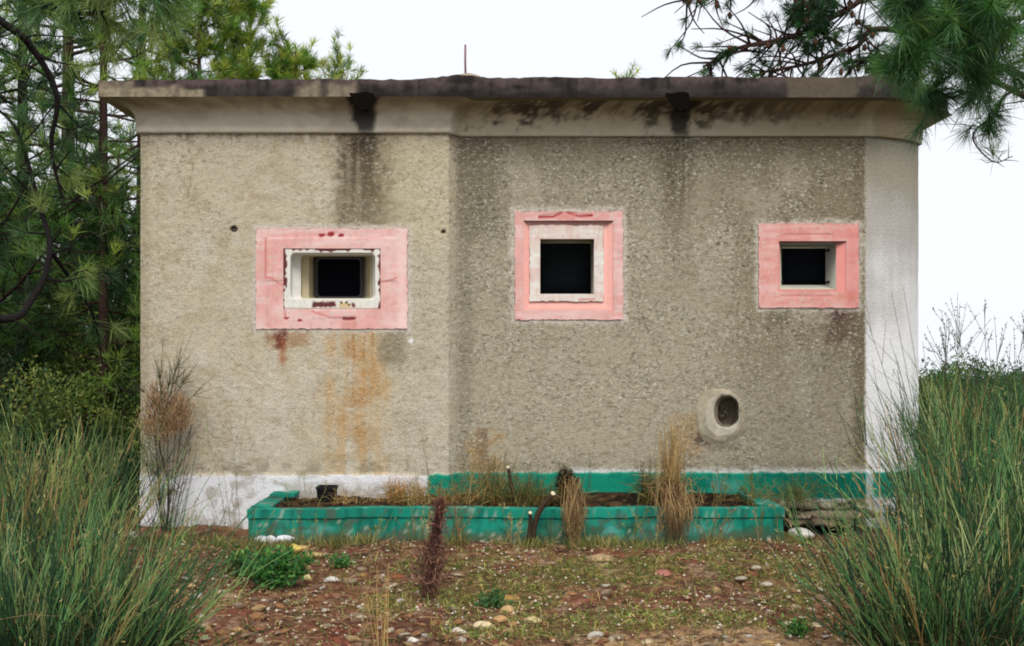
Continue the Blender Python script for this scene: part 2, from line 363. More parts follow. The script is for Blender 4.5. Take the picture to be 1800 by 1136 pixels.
    # overspray round the painted surrounds and above the plinth
    for (x0, x1, y0, y1) in ((448, 720, lv(398), lv(582)), (900, 1099, 367, 567), (1330, 1514, 390, 545)):
        c = mixc(c, [206, 198, 186], box(U, V, x0-3, x1+3, y0-3, y1+3, 5, 6, 25, 6)*.8)
    c = mixc(c, [205, 206, 204], ss(819, 826, V+(n2-.5)*14)*ss(985, 1010, U)*.8)
    # grain
    pit = ss(.56, .72, n2); c = mixc(c, [96, 82, 60], pit*(.10+.12*r))
    # holes and chips
    for x, y, rx, ry in ((411, 406, 6, 5), (779, 411, 4, 3), (1268, 838, 4, 3)):
        c = mixc(c, [44, 30, 24], np.clip(1.6-((U-x)/rx)**2-((V-y)/ry)**2, 0, 1))
        c = mixc(c, [196, 190, 176], np.clip(1-((U-x-4)/14)**2-((V-y-22)/9)**2, 0, 1)*.5)
    c = mixc(c, [236, 236, 232], np.clip(1.8-((U-722)/4)**2-((V-600)/4)**2, 0, 1))
    # smooth, partly whitewashed rounded corner
    k = ss(1519, 1524, U+(n2-.5)*5)
    cc = np.array([150, 144, 128.])+np.zeros(U.shape+(3,))
    cc = mixc(cc, [226, 226, 228], box(U, V, 1516, 1531, 200, 900, 3, 2)*ss(250, 640, V)*.7); cc = mixc(cc, [176, 172, 166], ss(300, 420, V+(n1-.5)*120)); cc = mixc(cc, [238, 238, 238], ss(420, 620, V+(n1-.5)*140+(st-.5)*60))
    pass
    c = c*(1-k[..., None])+cc*k[..., None]
    # plinth paint
    e = V+(fbm(U/14, V/8, 33, 3)-.5)*5
    white = ss(PLT+1, PLT+4, e)*(1-ss(749, 755, U+(n2-.5)*10))
    green = ss(PLT-1, PLT+2, e)*ss(749, 755, U+(n2-.5)*10)*(1-ss(874, 879, e))
    low = ss(874, 879, e)*ss(749, 755, U)
    wc = np.array([228, 229, 232.])+np.zeros(U.shape+(3,)); wc = mixc(wc, [168, 160, 150], ss(.52, .72, n3)*.6)
    wc = mixc(wc, [150, 138, 120], box(U, V, 505, 700, 852, 900, 14, 14, 35)*.6); wc = mixc(wc, [110, 100, 84], ss(900, 940, V)*ss(.4, .6, n3)*.6)
    gc = np.array([22, 138, 112.])+np.zeros(U.shape+(3,)); gc = mixc(gc, [12, 100, 84], ss(.5, .7, n3)*.5)
    gc = mixc(gc, [110, 168, 156], box(U, V, 1245, 1300, 842, 866, 9, 8, 36)*.6); gc = mixc(gc, [8, 88, 74], ss(1290, 1400, U)*(1-k)*.5)
    gc = mixc(gc, [52, 160, 136], k*.6)
    lc = np.array([196, 192, 186.])+np.zeros(U.shape+(3,)); lc = mixc(lc, [110, 92, 72], ss(.4, .55, n3)); lc = mixc(lc, [222, 222, 226], k*.7)
    c = mixc(c, wc, white); c = mixc(c, gc, green); c = mixc(c, lc, low)
    c = mixc(c, [216, 216, 218], box(U, V, 1522, 1531, 830, 990, 2, 2, 39)*.8)
    return lin(np.clip(c, 0, 255))
def Pw(U, V):
    x, y = wall_xy(U); nx, ny = wall_n(U)
    rough = (1-ss(1519, 1524, U))*(1-ss(PLT-3, PLT+2, V))
    d = ((fbm(U/7, V/5, 2, 3)-.5)*-.005)*rough+(fbm(U/60, V/60, 44, 3)-.5)*.012
    d = d+ss(PLT-2, PLT+3, V+(fbm(U/14, V/8, 33, 3)-.5)*5)*.014
    for a_, b_, x0, y0 in ((6, 5, 411, 406), (4, 3, 779, 411)): d = d-.02*np.clip(1.4-((U-x0)/a_)**2-((V-y0)/b_)**2, 0, 1)
    for (x0, x1, y0, y1) in ((452, 716, W1[2]-36, W1[3]+36), (905, 1095, 372, 562), (1334, 1510, 393, 541)):
        d = d*(1-box(U, V, x0-2, x1+2, y0-2, y1+2, 2))
    return np.stack([x+nx*d, y+ny*d, Zof(V)], -1)
a = Acc()
us = span(247, 1615, 2.2, 788, 797, 806, 1523, W1[0], W1[1], W2[0], W2[1], W3[0], W3[1], VH[0], VH[1])
vs = span(232, 960, 2.2, W1[2], W1[3], W2[2], W2[3], W3[2], W3[3], VH[2], VH[3], PLT)
grid(a, us, vs, Pw, wall_col, (W1, W2, W3, VH), True)
bc = lin([165, 156, 132])
boxm(a, -2.737, -2.60, -.113, 5, -.3, 2.99, bc); boxm(a, 3.0, 3.159, .30, 5, -.3, 2.99, lin([190, 188, 184])); boxm(a, -2.6, 3.0, 4.85, 5, -.3, 2.99, bc)
a.build("wall", M_stucco, bk, smooth=True)

# coved frieze
FR = [(-2.737, 5.0)]+[tuple(p) for p in KP]+[(3.16, 5.0)]
FR = np.array(FR)
def offset(poly, h):
    o = []
    for i in range(len(poly)):
        ns = []
        for p, q in ((i-1, i), (i, i+1)):
            if p < 0 or q >= len(poly): continue
            t = poly[q]-poly[p]; t = t/np.linalg.norm(t); ns.append(np.array([t[1], -t[0]]))
        n = sum(ns); n /= np.linalg.norm(n); k = 1/max(.5, float(n @ ns[0])); o.append(poly[i]+n*h*k)
    return np.array(o)
prof = [(.000, 2.884), (.024, 2.886), (.026, 2.93), (.028, 2.975)]
for t in np.linspace(0, 1, 9)[1:]:
    th = t*math.pi/2; prof.append((.028+.198*(1-math.cos(th))**1.15, 2.975+.123*math.sin(th)))
PU = [100]+KX+[1700]
def frieze_col(U, V):
    n1 = fbm(U/60, V/20, 81, 4); n2 = fbm(U/16, V/10, 83, 4); st = fbm(U/7, V/90, 85, 3)
    c = np.array([206, 200, 180.])+np.zeros(U.shape+(3,)); c = mixc(c, [180, 172, 150], ss(.45, .65, n1)*.7)
    r = ss(788, 804, U)
    c = mixc(c, [192, 183, 156], r*.7); c = mixc(c, [158, 147, 120], ss(1150, 1450, U)*.6)
    d = ss(212, 184, V+(n2-.5)*60+(n1-.5)*24+(fbm(U/5, V/5, 84, 3)-.5)*34)*(r*.82)*(1-ss(1240, 1420, U)*.55)
    c = mixc(c, [62, 59, 52], d*(.35+.65*ss(.35, .6, fbm(U/34, V/60, 88, 3)))*ss(.3, .5, fbm(U/4, V/4, 86, 3)+.12))
    c = mixc(c, [120, 112, 92], ss(200, 176, V+(n2-.5)*20)*(1-r)*.7)
    for x0, x1, xb, k in ((608, 664, 644, .95), (1166, 1212, 1195, .9)):
        t = np.clip((V-172)/62, 0, 1); l = x0+(xb-12-x0)*t; rr = x1+(xb+8-x1)*t
        m = ss(l-5, l+5, U+(n2-.5)*16)*(1-ss(rr-5, rr+5, U+(n2-.5)*16)); c = mixc(c, [34, 33, 32], m*k*(1-.25*t))
    c = mixc(c, [70, 66, 50], box(U, V, 1130, 1152, 184, 240, 6, 10, 87)*.7*ss(.4, .6, n2)); c = mixc(c, [70, 66, 50], box(U, V, 1212, 1248, 180, 218, 6, 10, 88)*ss(.45, .6, n2)*.8)
    c = mixc(c, [186, 178, 152], box(U, V, 1507, 1530, 172, 232, 3, 3, 89)*.7)
    c = mixc(c, [222, 216, 204], ss(226, 232, V)*.5)
    k = ss(1528, 1534, U); c = mixc(c, [166, 152, 122], k*.8); c = mixc(c, [214, 212, 208], ss(1590, 1612, U+(V-235)*.8)*.7)
    return lin(c)
a = Acc()
offs = np.array([offset(FR, h) for h, z in prof])
def Pf(U, T):
    I = np.clip(T, 0, len(prof)-1); i0 = np.minimum(I.astype(int), len(prof)-2); f = I-i0
    x = np.zeros(U.shape); y = np.zeros(U.shape)
    for k in range(len(prof)-1):
        m = i0 == k; A0 = offs[k]; A1 = offs[k+1]
        for ax, arr in ((0, x), (1, y)):
            v0 = np.interp(U, PU, A0[:, ax]); v1 = np.interp(U, PU, A1[:, ax]); arr[m] = (v0*(1-f)+v1*f)[m]
    z = np.interp(I, range(len(prof)), [p[1] for p in prof]); return np.stack([x, y, z], -1)
us = np.concatenate([[100], span(247, 1615, 4, *KX), [1700]]); ts = span(0, len(prof)-1, .5)
grid(a, us, ts, Pf, lambda U, T: frieze_col(U, 620-(np.interp(T, range(len(prof)), [p[1] for p in prof])-EYE)*SC*1.02))
a.build("cornice", M_plaster, bk, smooth=True)

# roof slab
SL = np.array([(-2.963, 5.25), (-2.963, -.32), (2.72, -.32), (3.10, -.11), (3.35, .20), (3.35, 5.25)])
SLU = [-1500, 173, 1560, 1600, 1640, 2900]
def slab_col(U, V):
    n1 = fbm(U/45, V/12, 91, 4); n2 = fbm(U/10, V/10, 93, 4)
    c = np.array([60, 54, 52.])+np.zeros(U.shape+(3,)); c = mixc(c, [98, 84, 80], ss(162, 142, V+(n2-.5)*22)*.75); c = mixc(c, [34, 32, 31], ss(.45, .68, .6*n1+.4*fbm(U/7, V/70, 92, 3))*.8)
    li = np.array([158, 146, 122.])
    li = mixc(li+np.zeros(U.shape+(3,)), [92, 84, 72], ss(.46, .64, fbm(U/8, V/14, 95, 4))*.5); k_ = box(U, V, 160, 352, 153, 178, 4, 9, 94, 30)*.85; c = c*(1-k_[..., None])+li*k_[..., None]; k_ = box(U, V, 170, 236, 138, 178, 6, 8, 97, 30)*.6; c = c*(1-k_[..., None])+li*k_[..., None]; k_ = box(U, V, 514, 625, 150, 178, 6, 10, 95, 26)*.7; c = c*(1-k_[..., None])+li*k_[..., None]
    c = mixc(c, [96, 88, 74], box(U, V, 1378, 1500, 138, 178, 4, 3, 96)*.85)
    c = mixc(c, [30, 29, 28], box(U, V, 560, 575, 130, 180, 5, 4)*.5)
    c = mixc(c, [34, 32, 32], ss(163, 171, V+(n2-.5)*10)*ss(600, 700, U)*(1-ss(1370, 1380, U))*.6)
    return lin(c)
a = Acc()
def Ps(U, V):
    o = offset(SL, 0); x = np.interp(U, SLU, SL[:, 0]); y = np.interp(U, SLU, SL[:, 1])
    top = 3.232+.024*np.exp(-((U-812)/36)**2)+(vn(U/9, U*0, 98)-.5)*.010+(vn(U/70, U*0, 97)-.5)*.014+np.interp(U, [173, 1560], [-.012, .016])
    bot = 3.098; t = np.clip((V-140)/32, 0, 1); z = top*(1-t)+bot*t
    y = y+(fbm(U/12, V/12, 99, 3)-.5)*.008
    return np.stack([x, y, z], -1)
us = np.concatenate([[-1500], span(173, 1640, 5, 1560, 1600), [2900]])
grid(a, us, span(140, 172, 3.2), Ps, slab_col, (), True)
n = len(us); U = us[:, None]
for V_, yi in ((140, 0), (172, 1)):
    e = Ps(us, np.full(n, float(V_))); inner = e.copy(); inner[:, 0] = np.clip(inner[:, 0], -2.5, 2.6); inner[:, 1] = np.clip(inner[:, 1], .35, 4.9); inner[:, 2] = 3.24 if yi == 0 else 3.098
    inner2 = inner.copy(); inner2[:, 1] = 2.6
    q = [[i, i+1, n+i+1, n+i] for i in range(n-1)]+[[n+i, n+i+1, 2*n+i+1, 2*n+i] for i in range(n-1)]
    q = np.array(q)[:, ::-1] if yi else q
    a.add(np.vstack([e, inner, inner2]), q, None, lin([92, 80, 76]) if yi == 0 else lin([110, 102, 84]))
a.build("roof_slab", M_concrete, bk)
# mound of mortar with the rusty rod standing in it
a = Acc(); p = at(822, 138, -.2)
for th0 in range(1):
    th = np.linspace(0, 2*np.pi, 14, endpoint=False); rr = np.array([.11, .08, .04, .0]); zz = np.array([-.03, .012, .028, .03])
    V = np.array([[p[0]+r_*math.cos(t)*1.2+R.normal(0, .004), p[1]+r_*math.sin(t), p[2]+z_] for r_, z_ in zip(rr, zz) for t in th])
    a.add(V, [[i*14+k, i*14+(k+1) % 14, (i+1)*14+(k+1) % 14, (i+1)*14+k] for i in range(3) for k in range(14)], None, lin([150, 138, 118]))
a.build("mortar_mound", M_concrete, bk, smooth=True)
a = Acc(); tube(a, [at(818.5, 136, -.2), at(817.8, 110, -.2), at(818, 79, -.2)], .0085, 8, lin([134, 98, 104]), True); a.build("metal_rod", M_metal, bk)
# rain spouts under the slab
for cx in (634, 1188):
    a = Acc(); rg = []
    for t in np.linspace(0, 1, 7):
        p = at(cx+2, 165+30*t, -.345+.12*t); w_ = .088*(1-.55*t**1.5); dp = .045*(1-.35*t)
        for k in range(12):
            th = 2*math.pi*k/12; rg.append([p[0]+w_*math.cos(th)+R.normal(0, .004)+(.03*t if cx > 1000 else .02*t), p[1]+dp*math.sin(th)+R.normal(0, .003), p[2]-.006*math.cos(th*3)])
    a.add(rg, [[i*12+k, (i+1)*12+k, (i+1)*12+(k+1) % 12, i*12+(k+1) % 12] for i in range(6) for k in range(12)]+[[72, 75, 78, 81]], None, lin([44, 42, 40]))
    a.build("drain_spout", M_concrete, bk, smooth=True)

# ---- windows
def rrect(x0, x1, y0, y1, r, d, Y, n=4):
    """rounded rectangle whose outline is seen at those pixels, at depth Y + d"""
    pts = []; r = min(r, (x1-x0)/2-.1, (y1-y0)/2-.1)
    for cx, cy, a0 in ((x1-r, y0+r, -90), (x1-r, y1-r, 0), (x0+r, y1-r, 90), (x0+r, y0+r, 180)):
        for k in range(n+1):
            th = math.radians(a0+90*k/n); pts.append(at(cx+r*math.cos(th), cy+r*math.sin(th), Y+d))
    return np.array(pts)
def loft(acc, rings, cols):
    m = len(rings[0])
    for i in range(len(rings)-1):
        V = np.vstack([rings[i], rings[i+1]]); acc.add(V, [[k, m+k, m+(k+1) % m, (k+1) % m] for k in range(m)], None, cols[i])
def pane(acc, ring, col):
    c = ring.mean(0); m = len(ring); acc.add(np.vstack([ring, c]), None, [[k, (k+1) % m, m] for k in range(m)], col)
def panel(acc, x0, x1, y0, y1, hole, Yf, colf, depth=.03, disp=None, st=2.0, edge=1.1):
    """flat painted panel with a hole, front face a fine grid, plus its edges"""
    us = span(x0, x1, st, hole[0], hole[1]); vs = span(y0, y1, st, hole[2], hole[3])
    def P(U, V):
        Yc = np.full(U.shape, Yf)-(disp(U, V) if disp else 0)
        Uj = U+np.where((U == x0) | (U == x1), (fbm(V/6, U*0+x0, 51, 4)-.5)*3.4*edge, 0); Vj = V+np.where((V == y0) | (V == y1), (fbm(U/6, V*0+y0, 52, 4)-.5)*3.4*edge, 0)
        d = Yf+DIST; return np.stack([(Uj-900)*d/FP, Yc, EYE+(620-Vj)*d/FP], -1)
    grid(acc, us, vs, P, colf, (hole,), True)
    for ring_, sgn in (((x0, x1, y0, y1), 1), ((hole[0], hole[1], hole[2], hole[3]), 1)):
        f = rrect(*ring_, .0, 0, Yf, 1); b = f.copy(); b[:, 1] += depth
        c = colf(np.array([[ring_[0]]]), np.array([[ring_[2]]]))[0, 0]
        loft(acc, [f, b], [c])
PINK = np.array([224, 177, 169.])
def pinkcol(extra, base=PINK):
    def f(U, V):
        n1 = fbm(U/30, V/30, 101, 4); n2 = fbm(U/6, V/6, 102, 3)
        c = base+np.zeros(U.shape+(3,)); c = mixc(c, base-np.array([6, 20, 18]), ss(.45, .7, n1)*.6); c = mixc(c, base+np.array([2, 18, 20]), ss(.5, .3, n1)*.5)
        c = mixc(c, base-np.array([30, 40, 35]), ss(.66, .8, n2)*.4); n4 = fbm(U/50, V/7, 103, 4); n5 = fbm(U/4, V/40, 104, 3)
        c = mixc(c, base+np.array([6, 26, 30]), ss(.5, .68, n4)*.55); c = mixc(c, np.array([188, 150, 132.]), ss(.52, .7, n5)*ss(.4, .6, n1)*.25); c = mixc(c, np.array([206, 196, 182.]), ss(.70, .76, fbm(U/3.5, V/3.5, 105, 3))*.8)
        return lin(np.clip(extra(U, V, c, n2), 0, 255))
    return f
Y1, Y2 = -.115, 0.0
# 1: embrasure with a white steel frame
def ex1(U, V, c, n2):
    ed = [[(467, 418), (467, 488), (478, 489), (488, 498), (497, 500)], [(670, 496), (686, 493), (698, 488)], [(500, 543), (502, 560)], [(548, 547), (580, 558), (600, 558), (626, 559)]]
    for e in ed: c = mixc(c, [196, 112, 106], seg(U, V, e, 1.3)*.8)
    for x, y, rx, ry in ((566, 413, 7, 3), (582, 412, 7, 5), (600, 414, 6, 3), (503, 559, 6, 2), (527, 563, 4, 3)):
        c = mixc(c, [146, 42, 48], np.clip(2*(1-((U-x)/rx)**2-((V-y)/ry)**2+(n2-.5)*1.4), 0, 1))
    c = mixc(c, [120, 40, 40], box(U, V, 602, 624, 558, 563, 1.5, 1, 5)*.9); c = mixc(c, [206, 130, 120], box(U, V, 600, 628, 563, 580, 3)*.4)
    return mixc(c, [240, 214, 206], box(U, V, 700, 716, 402, 578, 6, 3)*.5)
def dp1(U, V): return .004*box(U, V, 467, 698, 418, 494, 1.2)+.003*box(U, V, 548, 626, 545, 560, 1.5)-.006*box(U, V, 602, 624, 558, 563, 1)
w1 = empty("window", tuple(at(583, 490, Y1))); w1.parent = bk; w1["label"] = "left wide window with a chipped white steel frame"
a = Acc(); panel(a, 450, 716, 402, 578, (498, 669, 437, 543), Y1-.009, pinkcol(ex1), .05, dp1)
o = a.build("surround", M_paint, w1, smooth=False)
def fc1(U, V):
    n2 = fbm(U/5, V/5, 111, 3); c = np.array([224, 222, 212.])+np.zeros(U.shape+(3,))
    c = mixc(c, [205, 198, 186], ss(.5, .7, n2)*.5); b = lin
    n3 = vn(U/6, V/6, 112)*10-2.4
    
    br = [96, 44, 44]
    mk = np.zeros(U.shape)
    mk = np.maximum(mk, (V < 446)*ss(1, -1, V-437-np.clip(n3-1+2.5*box(U, V, 545, 590, 430, 450, 6)+3*box(U, V, 592, 620, 430, 450, 3), .8, 7)))
    mk = np.maximum(mk, (U < 508)*ss(1, -1, U-498-np.clip(n3+2.5*box(U, V, 490, 510, 445, 500, 6), .8, 7)))
    mk = np.maximum(mk, (U > 661)*ss(1, -1, 669-U-np.clip(n3+1.5*box(U, V, 655, 675, 440, 505, 6), .6, 6)))
    mk = np.maximum(mk, box(U, V, 549, 590, 531, 540, 1.5, 3, 7, 4)); mk = np.maximum(mk, box(U, V, 618, 624, 533, 541, 1.5, 2, 8)); mk = np.maximum(mk, (V > 538)*ss(.8, -.8, 543-V-.9))
    c = mixc(c, br, mk); c = mixc(c, [200, 160, 96], box(U, V, 596, 616, 533, 541, 2, 2, 9)*.6)
    for x in (600, 609, 614): c = mixc(c, [70, 46, 30], np.clip(1.6-((U-x)/2)**2-((V-532-(x % 3)*2)/2)**2, 0, 1))
    return lin(c)
a = Acc()
us = span(498, 669, 1.5, 510, 660); vs = span(437, 543, 1.5, 444, 526)
yf = Y1-.008; dd = yf+DIST
grid(a, us, vs, lambda U, V: np.stack([(U-900)*dd/FP, np.full(U.shape, yf), EYE+(620-V)*dd/FP], -1), fc1, ((510, 660, 444, 526),), True)
sq = rrect(510, 660, 444, 526, 0, 0, yf); rd = rrect(510.5, 659.5, 444.5, 525.5, 9, 0, yf+.004)
wt = lin([222, 220, 210]); bg_ = lin([196, 186, 160])
loft(a, [sq, rd, rrect(514, 659, 446, 525.5, 9, .10, yf)], [wt, wt])
a.build("frame", M_metal, w1)
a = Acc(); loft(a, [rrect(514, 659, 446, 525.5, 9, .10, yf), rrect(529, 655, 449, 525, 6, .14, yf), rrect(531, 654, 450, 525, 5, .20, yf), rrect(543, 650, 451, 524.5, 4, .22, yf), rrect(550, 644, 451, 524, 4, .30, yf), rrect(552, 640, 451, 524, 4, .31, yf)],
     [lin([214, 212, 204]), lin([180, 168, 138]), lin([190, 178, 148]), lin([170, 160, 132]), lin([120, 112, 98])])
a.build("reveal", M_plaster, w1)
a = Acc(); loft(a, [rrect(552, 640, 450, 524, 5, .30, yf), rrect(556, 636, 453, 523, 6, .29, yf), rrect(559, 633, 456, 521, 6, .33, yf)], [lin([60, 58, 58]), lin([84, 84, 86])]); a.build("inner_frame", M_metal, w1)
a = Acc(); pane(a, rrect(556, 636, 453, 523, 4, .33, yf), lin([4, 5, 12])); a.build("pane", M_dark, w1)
# 2: recessed square window
def ex2(U, V, c, n2):
    m = np.maximum(seg(U, V, [(948, 382), (972, 381), (984, 376)], 2.2), seg(U, V, [(1000, 375), (1018, 380), (1040, 379)], 2.2)); c = mixc(c, [158, 58, 58], m)
    c = mixc(c, [206, 126, 118], box(U, V, 978, 1012, 372, 387, 4, 3, 6)*.6)
    c = mixc(c, [168, 70, 66], seg(U, V, [(985, 375), (992, 370), (1002, 375)], 1.4)*.7)
    return c
w2 = empty("window", tuple(at(1000, 467, Y2))); w2.parent = bk; w2["label"] = "middle square window in a deep stepped pink surround"
a = Acc(); panel(a, 905, 1095, 372, 562, (921, 1078, 388, 545), Y2-.009, pinkcol(ex2), .018, lambda U, V: -.006*np.maximum(seg(U, V, [(948, 382), (984, 376)], 2), seg(U, V, [(1000, 375), (1040, 379)], 2)))
pk = lin([222, 150, 138]); pk2 = lin([226, 170, 158]); 
loft(a, [rrect(921, 1078, 388, 545, 0, 0, Y2), rrect(928, 1067, 392, 541, 0, .026, Y2), rrect(932, 1060, 397, 529, 0, .028, Y2)], [lin([218, 162, 152]), lin([222, 168, 158])])
a.build("surround", M_paint, w2)
def ex2b(U, V, c, n2):
    c = mixc(c, [176, 84, 80], seg(U, V, [(1018, 527), (1030, 526), (1045, 526)], 1.8)*.5); return c
a = Acc(); panel(a, 931, 1061, 396, 529.5, (949.5, 1044.5, 420, 517), Y2+.014, pinkcol(ex2b, np.array([222, 208, 198.])), .05)
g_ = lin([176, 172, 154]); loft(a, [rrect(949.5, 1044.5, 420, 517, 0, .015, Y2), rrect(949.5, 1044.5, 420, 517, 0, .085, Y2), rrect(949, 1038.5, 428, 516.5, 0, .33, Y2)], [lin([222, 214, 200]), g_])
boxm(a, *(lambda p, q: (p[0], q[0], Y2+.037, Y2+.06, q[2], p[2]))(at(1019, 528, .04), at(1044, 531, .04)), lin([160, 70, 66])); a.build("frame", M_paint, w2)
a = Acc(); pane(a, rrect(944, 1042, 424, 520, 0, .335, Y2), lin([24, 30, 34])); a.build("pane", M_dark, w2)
# 3: small window near the corner
def ex3(U, V, c, n2):
    c = mixc(c, [190, 110, 104], np.maximum(seg(U, V, [(1376, 412), (1462, 412)], .9), seg(U, V, [(1372, 521), (1462, 521)], .9))*.7)
    c = mixc(c, [214, 122, 116], box(U, V, 1490, 1510, 400, 541, 5, 3)*.4); c = mixc(c, [200, 120, 96], box(U, V, 1470, 1500, 515, 530, 8, 6)*.4); return c
w3 = empty("window", tuple(at(1422, 467, Y2))); w3.parent = bk; w3["label"] = "right small window with dark bolts in its grey reveal"
a = Acc(); P3 = np.array([220, 160, 151.])
panel(a, 1334, 1510, 393, 541, (1369, 1488, 424, 512), Y2-.009, pinkcol(ex3, P3), .008, lambda U, V: -.004*np.maximum(seg(U, V, [(1376, 412), (1462, 412)], 1), seg(U, V, [(1372, 521), (1462, 521)], 1)))
ya = Y2-.004
loft(a, [rrect(1369, 1488, 424, 512, 0, -.002, Y2), rrect(1371, 1470, 426, 509, 0, .03, Y2)], [lin([208, 136, 128])])
a.build("surround", M_paint, w3)
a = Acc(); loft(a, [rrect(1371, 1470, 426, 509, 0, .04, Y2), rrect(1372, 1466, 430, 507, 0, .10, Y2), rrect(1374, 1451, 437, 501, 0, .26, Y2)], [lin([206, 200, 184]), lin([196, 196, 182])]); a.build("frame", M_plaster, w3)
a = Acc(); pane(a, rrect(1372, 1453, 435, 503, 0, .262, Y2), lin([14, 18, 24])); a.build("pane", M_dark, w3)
for x, y in ((1457, 440), (1457, 496), (1373, 440), (1373, 495)):
    a = Acc(); p = at(x, y, Y2+.20); tube(a, [p+[0, .06, 0], p-[0, .02, 0]], .011, 8, lin([44, 30, 28]), True); a.build("bolt", M_metal, w3)

# plastered pipe opening low in the wall
vt = empty("pipe_opening", tuple(at(1272, 728, 0))); vt.parent = bk
def egg(cx, cy, rx, ry, d, seed, n=28, sq=2.4, j=.05):
    r = []
    for k in range(n):
        t = 2*math.pi*k/n; c, s = math.cos(t), math.sin(t); f = (abs(c)**sq+abs(s)**sq)**(-1/sq)*(1+j*(float(vn(k*.8, seed*1.0, 5))-.5)*2)
        r.append(at(cx+rx*c*f, cy+ry*s*f, d))
    return np.array(r)
a = Acc(); cr = lin([172, 163, 140]); cw = lin([190, 183, 164])
loft(a, [egg(1266, 732, 43, 49, .004, 1, j=.06), egg(1266, 731, 37, 44, -.012, 2, j=.12), egg(1270, 728, 30, 37, -.018, 3, j=.08), egg(1275, 724, 25, 30, -.016, 4), egg(1277, 723, 22, 28, -.004, 5), egg(1277, 722, 21, 27, .06, 6)], [lin([170, 160, 138]), cr, cw, cw, lin([150, 144, 128])])
a.v = [v+np.stack([v[:, 0]*0, (fbm(v[:, 0]*40, v[:, 2]*40, 5)-.5)*.008, v[:, 0]*0], 1) for v in a.v]; a.c = [c*(.72+.5*fbm(v[:, 0]*30, v[:, 2]*30, 6))[:, None] for c, v in zip(a.c, a.v)]; a.build("collar", M_concrete, vt, smooth=True)
a = Acc(); rg = [egg(1277, 722, 22, 28, .02, 7), egg(1281, 724, 20, 26, .08, 8), egg(1279, 724, 17, 22, .15, 9)]
loft(a, rg, [lin([150, 138, 120]), lin([130, 118, 102])]); pane(a, rg[-1], lin([112, 100, 88])); a.build("pipe", M_concrete, vt, smooth=True)
a = Acc()
for k in range(16):
    p = at(1273+R.uniform(-7, 12), 734+R.uniform(-22, 8), .10+R.uniform(0, .03)); r_ = R.uniform(.008, .018)
    D = unit(R.normal(0, 1, (18, 3)));
    th = np.linspace(0, 2*np.pi, 7, endpoint=False); V = np.array([p+r_*np.array([math.sin(f)*math.cos(t), math.sin(f)*math.sin(t)*.7, math.cos(f)])*R.uniform(.8, 1.15) for f in (.3, 1.1, 1.9, 2.8) for t in th])
    a.add(V, [[i*7+q, i*7+(q+1) % 7, (i+1)*7+(q+1) % 7, (i+1)*7+q] for i in range(3) for q in range(7)], None, lin([128, 116, 100])*R.uniform(.3, 1.1))
a.build("debris", M_stone, vt)

# ------------------------------------------------------------------ planter
GR = lambda U, V, seed=0: None
def green_col(X, Z, seed=0):
    n1 = fbm(X*3.2, Z*6, 201+seed, 4); n2 = fbm(X*14, Z*14, 203+seed, 3)
    c = np.array([24, 140, 118.])+np.zeros(X.shape+(3,)); c = mixc(c, [14, 112, 94], ss(.5, .7, n1)*.6); c = mixc(c, [60, 158, 140], ss(.45, .3, n1)*.5)
    for x0, z0, rx, rz in ((.92, .09, .10, .05), (1.24, .09, .14, .05), (1.44, .09, .08, .05), (.66, .08, .08, .05), (-.55, .08, .2, .05), (.3, .1, .08, .05), (-1.3, .09, .14, .05)):
        c = mixc(c, [108, 176, 166], np.clip(1-((X-x0)/rx)**2-((Z-z0)/rz)**2, 0, 1)*.8*ss(.3, .55, n2+.1))
    n3 = fbm(X*45, Z*45, 205+seed, 3); n4 = fbm(X*38, Z*5, 206+seed, 3)
    c = mixc(c, [8, 84, 72], ss(.55, .72, n4)*.55); c = mixc(c, [92, 88, 66], ss(.10, .02, Z+(n2-.5)*.09)*.8); c = mixc(c, [60, 76, 52], ss(.56, .66, fbm(X*9, Z*20, 207, 4))*ss(.2, .1, Z)*.5)
    c = mixc(c, [176, 178, 162], ss(.69, .73, n3)*.75); c = mixc(c, [86, 92, 78], ss(.68, .74, fbm(X*22, Z*22, 208, 4))*.8)
    return lin(c)
def wob(acc):
    for v in acc.v:
        k = v[:, 0]*2.1+v[:, 1]*1.3
        v[:, 2] += (fbm(k, v[:, 1]*0, 221, 4)-.5)*.022*(v[:, 2] > .1); v[:, 1] += (fbm(k, v[:, 2]*6, 223, 4)-.5)*.020+(fbm(k*9, v[:, 2]*30, 225, 3)-.5)*.008; v[:, 2] += (fbm(k*12, v[:, 1]*20, 226, 3)-.5)*.010*(v[:, 2] > .1)
PX0, PX1, PYF, PZ = -1.76, 1.81, -.82, .228
pl = empty("planter", (0, -.45, 0), "long low masonry planter painted green, set against the foot of the wall", "planter")
def grid3(acc, o, u, v, nu, nv, colf, cen, j=.003):
    o, u, v = map(lambda t: np.array(t, float), (o, u, v)); A, B = np.meshgrid(np.linspace(0, 1, nu), np.linspace(0, 1, nv), indexing='ij')
    X = o+A[..., None]*u+B[..., None]*v; n = unit(np.cross(u, v)); s = A*np.linalg.norm(u); t = B*np.linalg.norm(v)
    e = (A > 0)*(A < 1)*(B > 0)*(B < 1)
    X = X+n*((fbm(s*9, t*9, 77, 3)-.5)*4*j*e)[..., None]
    q = gridq(nu, nv); q = q if n @ (o+u/2+v/2-cen) > 0 else q[:, ::-1]
    acc.add(X.reshape(-1, 3), q, None, colf(X[..., 0]+X[..., 1]+.81, X[..., 2]).reshape(-1, 3))
